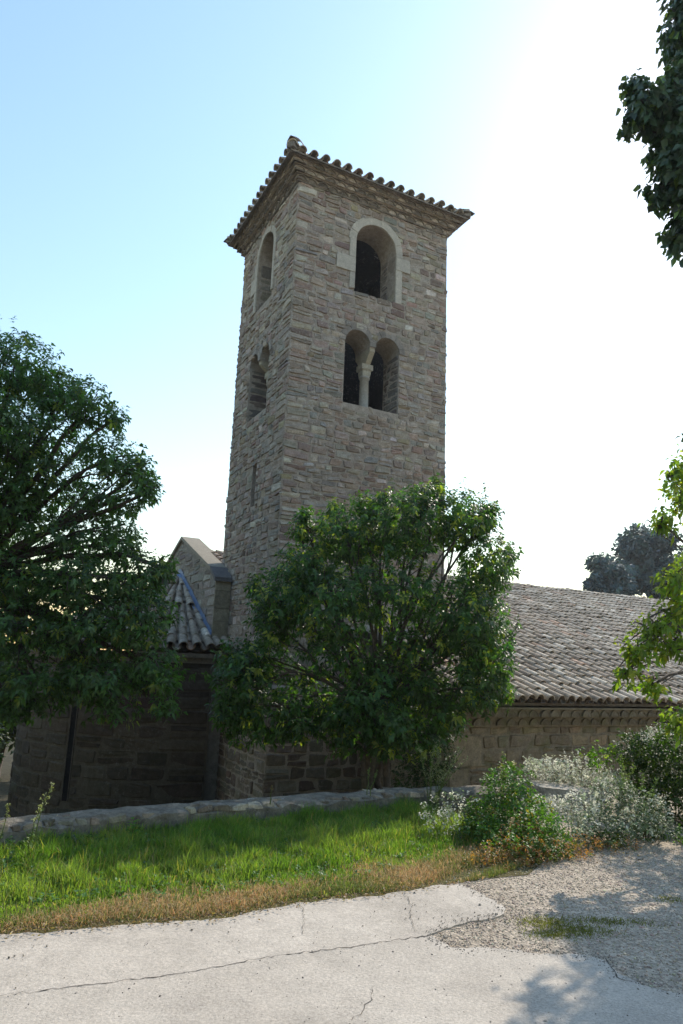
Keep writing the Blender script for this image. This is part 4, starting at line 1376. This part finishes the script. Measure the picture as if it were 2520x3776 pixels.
# dark trees beyond the nave roof
for q, (x, y, rx, ry, lab) in enumerate(((1408, 1328, 60, 66, 'lower round crowned dark tree beyond the nave ridge, leftmost of the three'), (1505, 1312, 90, 100, 'taller dark blue green tree beyond the nave ridge, middle of the three'), (1600, 1318, 75, 92, 'dark blue green tree beyond the nave ridge at the right edge, mostly behind pale leaves'))):
    Y = 42 + 3 * q
    rr_ = np.random.default_rng(200 + q)
    bl = [(x, y, rx * .6, ry * .6, Y, 2.0, 1)] + [(x + rr_.uniform(-.7, .7) * rx, y + rr_.uniform(-.75, .75) * ry, rx * .4, ry * .32, Y + rr_.uniform(-1.5, 1.5), 1.2, 1) for _ in range(12)]
    bl.append((x, y + ry * 1.3, rx * 1.1, ry * .8, Y, 2.4, .8))
    base = at(x, y, Y); base[2] = YARD
    tree('evergreen_tree', lab, base, at(x, y + ry, Y), pxblobs(bl), 190, 9, .34, .5, colours((.055, .095, .10), .35), M_far, 210 + q, .3, group='dark trees beyond the nave', twigs=60, spread=.2, up=.6, droop=.1)  # bluish leaf colour has the veiling glare over distant trees painted in
for q, (x, y, rx, ry, Y, lab) in enumerate(((30, 1480, 150, 110, 26, 'sunlit shrubby tree far behind the left tree'), (-200, 1420, 160, 150, 30, 'broad tree far off beyond the left edge'), )):
    rr_ = np.random.default_rng(230 + q)
    bl = [(x + rr_.uniform(-.8, .8) * rx, y + rr_.uniform(-.5, 1.8) * ry, rx * .5, ry * .5, Y + rr_.uniform(-1, 1), 1.5, 1) for _ in range(9)]
    base = at(x, y, Y); base[2] = YARD
    tree('shrubby_tree', lab, base, at(x, y + ry, Y), pxblobs(bl), 160, 8, .26, .5, colours((.07, .10, .025), .35), M_far, 240 + q, .2, twigs=40, spread=.2)

for q, (x, y, h, w_, lab) in enumerate(((-7.0, -7.5, 11.0, 4.2, 'unseen broad tree added behind the viewer to the left, blocking sky light'), (.5, -8.5, 12.0, 4.2, 'tallest unseen tree added straight behind the viewer, blocking sky light'), (8.5, -8.0, 11.5, 4.2, 'unseen broad tree added behind the viewer to the right, blocking sky light'), (-15.0, -3.0, 11.0, 4.4, 'unseen wide tree added far to the left of the path, blocking sky light'), (-15.5, 5.5, 10.0, 4.0, 'unseen wide tree added left of the yard, blocking sky light'))):
    rr_ = np.random.default_rng(260 + q)  # unseen trees added to cut sky light on the lower walls
    bl = [((x + rr_.uniform(-.6, .6) * w_, y + rr_.uniform(-.5, .5) * w_, h * rr_.uniform(.3, .9)), (w_ * .55, w_ * .5, h * .2), 1) for _ in range(11)]
    tree('sky_blocker_tree', lab, (x, y, 0), (x, y, h * .35), bl, 90, 7, .34, .55, colours((.045, .08, .025), .35), M_far, 270 + q, .25, twigs=40, spread=.2, group='unseen trees added to block sky light')

# ------------------------------------------------------------------ bushes and weeds
def gblobs(lst):
    """(x, y, half width, half depth, height): low mounds resting on the ground where the frame shows (x, y)"""
    out = []
    for x, y, a_, b_, h_ in lst:
        c = on_ground(x, y); c[2] = h_ * .35
        out.append((c, (a_, b_, h_ * .65), 1))
    return out


def bush(name, label, cat, blobs, dens, k, L, Wd, base, hi, phi, mat, seed, group=None, droop=.3, up=.4, floor=0.0, extra=None, spread=.03, var=.3):
    r = np.random.default_rng(seed)
    P, D = crown_tips(r, blobs, dens)
    c = np.mean([b_[0] for b_ in blobs], 0)
    root = thing(name, label, cat, (c[0], c[1], floor), group)
    st = MB()
    for b_ in blobs:
        for _ in range(4):
            e = np.asarray(b_[0]) + rand_unit(r, 1)[0] * np.asarray(b_[1]) * .8
            f = np.array([b_[0][0] + r.normal(0, .05), b_[0][1] + r.normal(0, .05), floor - .02])
            st.tube([f, (f + e) / 2 + r.normal(0, .02, 3), e], [.004, .003, .002], 4, col=(.13, .13, .06))
    P = P[P[:, 2] > floor + .02] if len(P) else P
    D = D[:len(P)]
    lf = MB()
    rosettes(lf, r, P, rand_unit(r, len(P)) * .4 + np.array([0, 0, .4]), k, L, Wd, colours(base, var, hi, phi)(r), droop, up, spread)
    if extra: extra(lf, r, blobs)
    a, b = st.build('stems', M_weed), lf.build('leaves', mat)
    hold(root, a, b)
    return root


bush('bramble_bush', 'fresh green bramble bush at the gravel edge by the end of the parapet', 'bush',
     pxblobs([(1165, 1800, 55, 50, 7.3, .25, 1), (1190, 1860, 75, 50, 7.2, .3, 1), (1120, 1900, 60, 40, 7.0, .3, 1), (1230, 1900, 60, 45, 6.8, .3, 1), (1190, 1935, 90, 28, 6.6, .3, 1), (1110, 1860, 40, 40, 7.2, .25, 1), (1265, 1930, 45, 34, 6.8, .25, 1)]),
     3600, 6, .042, .62, (.10, .21, .04), (.32, .28, .05), .08, M_weed, 301)
bush('dark_shrub', 'dark rounded evergreen shrub in the yard beside the nave corner', 'shrub',
     pxblobs([(1000, 1650, 55, 60, 10.5, .4, 1), (985, 1730, 60, 70, 10.5, .4, 1), (1015, 1600, 40, 40, 10.5, .3, .8), (960, 1800, 60, 70, 10.4, .4, 1)]),
     1900, 7, .05, .5, (.035, .07, .02), (.07, .12, .03), .05, M_weed, 313, floor=YARD)
bush('dark_shrub', 'dark upright shrub in the yard in front of the apse, at the left edge', 'shrub',
     [((-6.85, 12.2, -1.0), (.75, .7, 1.7), 2)], 260, 7, .13, .5, (.04, .07, .025), (.07, .12, .03), .05, M_weed, 314, floor=YARD)
bush('dark_shrub', 'broad dark shrub in the yard farther left than the apse wall', 'shrub',
     [((-9.0, 15.5, -1.2), (1.3, 1.2, 1.7), 1), ((-10.5, 16.5, -.6), (1.6, 1.4, 2.2), 1), ((-9.6, 18.5, -.4), (1.5, 1.5, 2.4), 1)],
     260, 7, .13, .5, (.04, .07, .025), (.07, .12, .03), .05, M_weed, 315, floor=YARD)
bush('silver_shrub', 'pale silvery shrub spilling over the slab at the parapet end', 'shrub',
     pxblobs([(1260, 1765, 55, 30, 9.1, .3, 1), (1330, 1770, 62, 38, 9.0, .3, 1), (1385, 1800, 45, 36, 8.6, .3, 1), (1225, 1755, 22, 16, 9.2, .2, .8)]),
     3600, 6, .034, .55, (.36, .40, .30), (.76, .76, .70), .48, M_pale, 302, floor=.0)  # whitish leaf tones: backlit glints put into the colour
bush('silver_shrub', 'lower grey white shrub in front of the parapet slab', 'shrub',
     pxblobs([(1275, 1860, 50, 34, 7.6, .3, 1), (1330, 1850, 40, 36, 7.5, .3, 1), (1240, 1845, 40, 25, 7.6, .2, .8)]),
     3400, 6, .034, .55, (.32, .37, .27), (.75, .75, .70), .5, M_pale, 303)  # near-white leaves paint in the sun's glints
bush('grey_green_bush', 'grey green bushy plant with pale tips right of the silver shrubs', 'bush',
     pxblobs([(1370, 1890, 45, 32, 7.2, .25, 1), (1320, 1905, 40, 24, 7.0, .2, .9), (1410, 1830, 50, 50, 7.6, .3, 1), (1470, 1850, 50, 40, 7.5, .3, 1), (1505, 1870, 32, 35, 7.3, .25, 1), (1440, 1880, 60, 28, 7.2, .3, 1)]),
     3400, 6, .040, .5, (.14, .20, .105), (.55, .58, .48), .28, M_pale, 304)
bush('dark_bush', 'large dark green bush at the right edge before the nave wall', 'bush',
     pxblobs([(1500, 1760, 65, 80, 8.6, .5, 1), (1580, 1750, 70, 90, 8.7, .6, 1), (1540, 1840, 80, 45, 8.4, .5, 1), (1450, 1720, 30, 45, 8.6, .3, .9)]),
     2600, 7, .055, .5, (.05, .10, .02), (.15, .22, .03), .06, M_weed, 305)
bush('silver_shrub', 'silver tipped shrub at the right edge, highest behind the dark bush', 'shrub',
     pxblobs([(1540, 1700, 45, 42, 8.9, .3, 1), (1500, 1690, 20, 26, 8.9, .2, .8)]),
     3000, 6, .036, .5, (.30, .35, .25), (.72, .72, .68), .5, M_pale, 306)  # pale tips have backlit glints painted into the leaf colour
bush('leafy_sapling', 'small bright leaved sapling against the nave wall', 'sapling',
     pxblobs([(1350, 1735, 26, 22, 8.7, .2, .8), (1385, 1705, 20, 22, 8.7, .2, .6), (1400, 1740, 26, 30, 8.7, .2, .7)]),
     900, 6, .065, .5, (.09, .19, .03), (.2, .3, .05), .1, M_lime, 307)
bush('white_weed', 'pale flowered weed clump at the foot of the parapet, left of the bramble', 'weed',
     pxblobs([(1000, 1855, 35, 28, 7.3, .2, 1), (1050, 1850, 40, 35, 7.3, .2, 1), (1020, 1885, 45, 25, 7.1, .2, 1), (1085, 1865, 25, 30, 7.2, .2, 1)]),
     2200, 6, .032, .5, (.17, .25, .11), (.70, .70, .64), .35, M_pale, 308)
bush('low_weed', 'low green weed clump on the gravel below the grey green bush', 'weed',
     gblobs([(1368, 1935, .2, .14, .18), (1402, 1938, .18, .12, .14)]),
     3000, 6, .036, .6, (.08, .16, .03), (.2, .22, .04), .08, M_weed, 309)
bush('low_weed', 'low green weed clump at the gravel edge by the right edge of the frame', 'weed',
     gblobs([(1480, 1925, .22, .14, .15), (1530, 1922, .2, .14, .14), (1575, 1935, .2, .14, .14)]),
     3000, 6, .036, .6, (.08, .16, .03), (.2, .22, .04), .08, M_weed, 316)
bush('rust_weed', 'rust red dry weeds at the gravel edge under the bramble', 'weed',
     gblobs([(1110, 1988, .20, .12, .15), (1160, 1982, .22, .15, .20), (1210, 1980, .22, .15, .22), (1260, 1976, .22, .14, .20), (1310, 1966, .22, .14, .17), (1365, 1955, .22, .13, .16), (1420, 1948, .22, .12, .13), (1215, 1955, .16, .12, .36), (1180, 1958, .16, .12, .30)]),
     5200, 6, .030, .38, (.44, .22, .085), (.15, .18, .055), .38, M_weed, 310)
bush('clover_patch', 'leafy clover like patch at the left edge of the lawn', 'weed',
     gblobs([(40, 1955, .24, .16, .15), (140, 1948, .26, .14, .13), (60, 1990, .26, .16, .12), (-10, 2010, .24, .16, .13), (220, 1945, .2, .12, .11)]),
     1700, 5, .038, .75, (.05, .12, .03), (.1, .18, .05), .1, M_weed, 311)
bush('roof_shrub', 'wiry grey shrub growing out of the nave eave tiles', 'shrub',
     pxblobs([(1150, 1575, 34, 28, 11.35, .2, 1), (1130, 1555, 24, 24, 11.4, .2, .8), (1165, 1595, 22, 18, 11.3, .15, .8)]),
     1500, 6, .040, .14, (.22, .24, .17), (.45, .45, .38), .3, M_pale, 312, floor=.95)


def tall_weed(name, label, foot, height, lean, seed, spikes=1, L=.045, col=(.14, .22, .06), tip=(.36, .38, .22), group=None, head=.35):
    """upright stem clothed in narrow leaves with a flowering head"""
    r = np.random.default_rng(seed)
    foot = np.asarray(foot, float)
    root = thing(name, label, 'weed', tuple(foot), group)
    st, lf = MB(), MB()
    for q in range(spikes):
        ln = np.array(lean) + r.normal(0, .10, 2) * (q > 0) * 2.2
        h = height * (1 if q == 0 else r.uniform(.7, 1))
        t_ = np.linspace(0, 1, 8)[:, None]
        f0 = foot + np.append(r.normal(0, .05, 2) * (q > 0), 0)
        p = f0 + np.array([0, 0, h]) * t_ + np.append(ln, 0) * h * t_ ** 1.6 + r.normal(0, .004, (8, 3)) * (t_ > 0)
        st.tube(p, np.linspace(.0055, .0018, 8), 5, col=(.12, .16, .05))
        n_ = int(h * 130)
        s_ = r.uniform(.08, 1, n_) ** .8
        B = np.stack([np.interp(s_, t_[:, 0], p[:, i]) for i in range(3)], 1)
        D = rand_unit(r, n_) * np.array([1, 1, .3]) + np.array([0, 0, .55])
        sz_ = L * (1.15 - .75 * s_) * r.uniform(.7, 1.2, n_)
        c = np.where((s_ > 1 - head)[:, None], np.array(tip), np.array(col)) * r.uniform(.7, 1.3, (n_, 1))
        leaves(lf, B, D, np.tile(Zv, (n_, 1)) + r.normal(0, .2, (n_, 3)), sz_, sz_ * .26, c, .15)
        # side sprays in the head
        m_ = int(26 * h)
        s_ = r.uniform(1 - head, 1, m_)
        B = np.stack([np.interp(s_, t_[:, 0], p[:, i]) for i in range(3)], 1)
        for i in range(m_):
            dd = rand_unit(r, 1)[0] * np.array([1, 1, .2]) + np.array([0, 0, .7])
            e = B[i] + dd * h * .10 * (1.4 - s_[i])
            st.tube([B[i], e], [.0015, .001], 3, col=(.14, .18, .06), cap=False)
            k_ = 6
            Pk = B[i] + (e - B[i]) * r.uniform(.3, 1.05, (k_, 1))
            leaves(lf, Pk, rand_unit(r, k_) + Zv * .5, rand_unit(r, k_), np.full(k_, .016), np.full(k_, .009), np.array(tip) * r.uniform(.7, 1.4, (k_, 1)), 0)
    a, b = st.build('stem', M_weed), lf.build('leaves', M_weed)
    hold(root, a, b)
    return root


def foot_px(x, y): return on_ground(x, y)
tall_weed('tall_weed', 'tall single stemmed weed leaning right at the left end of the lawn', foot_px(68, 1975), .58, (.18, 0), 401, 2, .05)
tall_weed('tall_weed', 'weed spike cut by the left edge of the frame', foot_px(-6, 1965), .38, (.1, 0), 402, 2)
tall_weed('feathery_weed', 'feathery clump of grey green spikes standing behind the parapet beside the nave corner', np.append(at(998, 1840, 8.35)[:2], -.05), .85, (.06, 0), 403, 9, .05, (.15, .22, .10), (.30, .34, .22), head=.5)
tall_weed('tall_weed', 'single green spike rising from the top of the bramble', np.append(at(1150, 1850, 7.35)[:2], 0), .78, (.05, .0), 404, 1, .05)
tall_weed('thin_weed', 'thin weed sprig on the parapet below the central tree', np.append(at(842, 1835, 7.35)[:2], .33), .25, (.08, 0), 405, 2, .04, (.08, .15, .05), (.12, .2, .07))
tall_weed('tall_weed', 'bushy green spike among the grey green bush', np.append(at(1480, 1880, 7.5)[:2], 0), .62, (0, 0), 406, 3, .06, (.12, .22, .06), (.18, .27, .08))
tall_weed('tall_weed', 'green spike at the left of the grey green bush', np.append(at(1430, 1880, 7.7)[:2], 0), .75, (.03, 0), 407, 3, .06, (.12, .22, .06), (.2, .28, .1))
tall_weed('thin_weed', 'dead brown seed stalk on the parapet left of the central trunk', np.append(at(620, 1850, 6.7)[:2], .33), .16, (.02, 0), 408, 1, .02, (.2, .15, .08), (.25, .18, .1))


def seedling(label, foot, h, seed):
    r = np.random.default_rng(seed)
    root = thing('seedling', label, 'seedling', tuple(foot), None)
    st, lf = MB(), MB()
    foot = np.asarray(foot, float)
    st.tube([foot, foot + Zv * h], [.004, .002], 5, col=(.1, .16, .04))
    n_ = 16
    s_ = np.linspace(.25, 1, n_)
    an = np.arange(n_) * 2.4
    D = np.stack([np.cos(an), np.sin(an), .5 + 0 * an], 1)
    B = foot + Zv * h * s_[:, None]
    L = h * .55 * (1.2 - .5 * s_)
    leaves(lf, B, D, np.tile(Zv, (n_, 1)), L, L * .38, np.array((.13, .28, .05)) * r.uniform(.8, 1.2, (n_, 1)), .3)
    hold(root, st.build('stem', M_weed), lf.build('leaves', M_lime))
seedling('bright green broad leaved seedling in the shaded lawn by the left', foot_px(302, 1935), .20, 421)
seedling('bright green seedling at the parapet above the middle of the lawn', foot_px(613, 1880), .17, 422)
seedling('pale green seedling in the lawn under the central tree', foot_px(605, 1965), .13, 423)

# ------------------------------------------------------------------ grass
def blades(name, P, h, wd, cols, r, lean=.35, kind='stuff', mat=None):
    N = len(P)
    an = r.uniform(0, 2 * PI, N)
    Sd = np.stack([np.cos(an), np.sin(an), 0 * an], 1)
    ld_ = np.stack([r.normal(0, lean, N), r.normal(0, lean, N), 0 * an], 1)
    h, wd = h[:, None], wd[:, None]
    b0, b1 = P - Sd * wd * .5, P + Sd * wd * .5
    m = P + Zv * h * .55 + ld_ * h * .35
    m0, m1 = m - Sd * wd * .4, m + Sd * wd * .4
    tip = P + Zv * h * (1 - .35 * np.linalg.norm(ld_, axis=1)[:, None]) + ld_ * h
    mb = MB()
    mb.instances(np.stack([b0, b1, m1, m0, tip], 1), [(0, 1, 2, 3)], [(3, 2, 4)], cols)
    return tag(mb.build(name, mat or M_grass), kind=kind)


r = np.random.default_rng(500)
lawn = np.array([p[:2] for p in poly if 0] + [tuple(p) for p in lawn_edge] + [(1.25, 5.9), (1.75, 6.4), (1.9, 7.2), (1.75, 7.7)] + [(x + .15, y - .27) for x, y in PAR[2:9][::-1]] + [(PAR[1][0] + .2, PAR[1][1] - .34)])
P2 = scatter(lawn, 190000, r)
# distance from the path edge
E = lawn_edge
def dist_edge(P):
    d = np.full(len(P), 9.0)
    pts = np.concatenate([E, [on_ground(1060, 2010)[:2], on_ground(1130, 1985)[:2]]])
    for a, b in zip(pts[:-1], pts[1:]):
        ab = b - a; t_ = np.clip(((P - a) @ ab) / (ab @ ab), 0, 1)
        d = np.minimum(d, np.linalg.norm(P - (a + t_[:, None] * ab), axis=1))
    return d
dd = dist_edge(P2)
nz = np.sin(P2[:, 0] * 5.1 + P2[:, 1] * 2) * .5 + np.sin(P2[:, 0] * 2.3 - P2[:, 1] * 6.3) * .5 + r.normal(0, .35, len(P2))
n2 = np.sin(P2[:, 0] * 3.3 + 2.0 * np.sin(P2[:, 1] * 2.1)) * .5 + np.sin(P2[:, 0] * 7.7 - P2[:, 1] * 5.3 + 1) * .3
lim = .40 + .26 * n2 + .13 * r.normal(0, 1, len(P2)) + .08 * np.clip(P2[:, 0], -1, 1)
keep = (dd > .05 + .05 * r.random(len(P2)) + .05 * np.sin(P2[:, 0] * 9) * np.sin(P2[:, 0] * 4.3)) | (r.random(len(P2)) < .25)
P2, dd, nz, n2, lim = P2[keep], dd[keep], nz[keep], n2[keep], lim[keep]
dry = dd < lim
gr = ~dry
hg = (.035 + .085 * r.random(gr.sum()) ** 1.7) * np.clip((dd[gr] - .3) * 2.0, .4, 1.2) * (1 + .25 * nz[gr]) * (1 + .55 * np.clip(np.sin(P2[gr, 0] * 11 + 2 * np.sin(P2[gr, 1] * 7)) * np.sin(P2[gr, 1] * 9 + np.sin(P2[gr, 0] * 6)), -.6, 1))
patch = np.clip(.5 + .5 * np.sin(P2[gr, 0] * 3.1 + 1.7) * np.sin(P2[gr, 1] * 4.0), 0, 1)[:, None]
cg = (np.array([.13, .235, .060]) * (1 - .55 * patch) + np.array([.36, .41, .15]) * .55 * patch) * r.uniform(.65, 1.3, (gr.sum(), 1))
yl = r.random(gr.sum()) < .07 + .12 * np.clip(n2[gr], 0, 1)
cg[yl] = np.array([.40, .34, .15]) * r.uniform(.8, 1.2, (yl.sum(), 1))
blades('grass', np.column_stack([P2[gr], np.zeros(gr.sum())]), np.maximum(hg, .02), .004 + .004 * r.random(gr.sum()), cg, r)
Nd = dry.sum()
edge_f = np.clip(dd[dry] / .12, .25, 1)
hd = (.025 + .05 * r.random(Nd)) * edge_f
mixg = r.random(Nd) < np.clip(.45 - .55 * n2[dry] + (.24 - dd[dry]) * 1.5, .10, .9)
cdry = np.where(mixg[:, None], np.array([.20, .25, .075]), np.where(r.random((Nd, 1)) < .5, np.array([.62, .50, .31]), np.array([.56, .36, .20]))) * r.uniform(.6, 1.3, (Nd, 1))
blades('dry_grass', np.column_stack([P2[dry], np.zeros(Nd)]), hd, .003 + .003 * r.random(Nd), cdry, r, .6, mat=M_dry)
# moss and grass tufts in the gravel
P3 = np.concatenate([on_ground(x, y)[:2] + r.normal(0, 1, (n_, 2)) * np.array(sg) for x, y, n_, sg in ((1250, 2118, 900, (.09, .06)), (1330, 2135, 900, (.12, .05)), (1400, 2115, 700, (.16, .04)), (1270, 2145, 600, (.10, .04)), (1540, 2065, 200, (.05, .04)))])
blades('moss_tufts', np.column_stack([P3, np.zeros(len(P3))]), .006 + .016 * r.random(len(P3)), .003 + .003 * r.random(len(P3)), np.array([.17, .17, .05]) * r.uniform(.6, 1.3, (len(P3), 1)), r, .8)

# leaf litter along the path edge
# tall dry seed stalks standing in the turf
P5 = scatter(lawn, 1500, r)
blades('seed_stalks', np.column_stack([P5, np.zeros(len(P5))]), .10 + .12 * r.random(len(P5)), np.full(len(P5), .0022), np.array([.40, .34, .20]) * r.uniform(.6, 1.2, (len(P5), 1)), r, .3, mat=M_dry)
# small broad leaved weeds through the turf
P6 = scatter(lawn, 700, r); P6 = P6[dist_edge(P6) > .35]
wl = MB()
Pw = np.repeat(np.column_stack([P6, np.full(len(P6), .045)]), 6, 0); Nw = len(Pw)
Dw = rand_unit(r, Nw) * np.array([1, 1, .25]) + np.array([0, 0, .25])
Pw = Pw + r.normal(0, .012, (Nw, 3))
leaves(wl, Pw, Dw, np.tile(Zv, (Nw, 1)), r.uniform(.025, .055, Nw), r.uniform(.014, .026, Nw), np.array([.09, .20, .05]) * r.uniform(.6, 1.4, (Nw, 1)), .2)
tag(wl.build('turf_weeds', M_weed), kind='stuff')
tt = r.random(900)
ii = (tt * (len(E) - 2)).astype(int) + 1
ii = np.clip(ii, 0, len(E) - 2)
Pl = E[ii] + (E[ii + 1] - E[ii]) * r.random((900, 1)) + r.normal(0, .05, (900, 2)) * np.array([[1, .9]])
Pl = np.concatenate([Pl, np.array([on_ground(x, y)[:2] for x, y in zip(r.uniform(1050, 1500, 300), r.uniform(1960, 1990, 300))])])
lt = MB()
N = len(Pl)
an = r.uniform(0, 2 * PI, N)
D = np.stack([np.cos(an), np.sin(an), r.normal(.1, .2, N)], 1)
leaves(lt, np.column_stack([Pl, .018 + .015 * r.random(N)]), D, np.tile(Zv, (N, 1)) + r.normal(0, .5, (N, 3)), r.uniform(.012, .035, N), r.uniform(.006, .014, N), pick([(3, (.22, .13, .06)), (2, (.13, .09, .055)), (1, (.35, .28, .18)), (.5, (.4, .3, .06))], N, r), .1)
tag(lt.build('leaf_litter', M_weed), kind='stuff')
bpy.context.view_layer.update()

# ------------------------------------------------------------------ hazy air
hz = MB()
hz.box((-90, -40, YARD - 1.0), (180, 0, 0), (0, 130, 0), (0, 0, 19), (1, 1, 1))
hm = bpy.data.materials.new('hazy_air')
hm.use_nodes = True
ht = hm.node_tree
for n_ in list(ht.nodes):
    if n_.type == 'BSDF_PRINCIPLED': ht.nodes.remove(n_)
pv = ht.nodes.new('ShaderNodeVolumePrincipled')
pv.inputs['Color'].default_value = (.86, .92, 1.0, 1)
pv.inputs['Density'].default_value = HAZE
pv.inputs['Anisotropy'].default_value = .55
ht.links.new(pv.outputs[0], ht.nodes['Material Output'].inputs['Volume'])
tag(hz.build('haze', hm), kind='stuff')
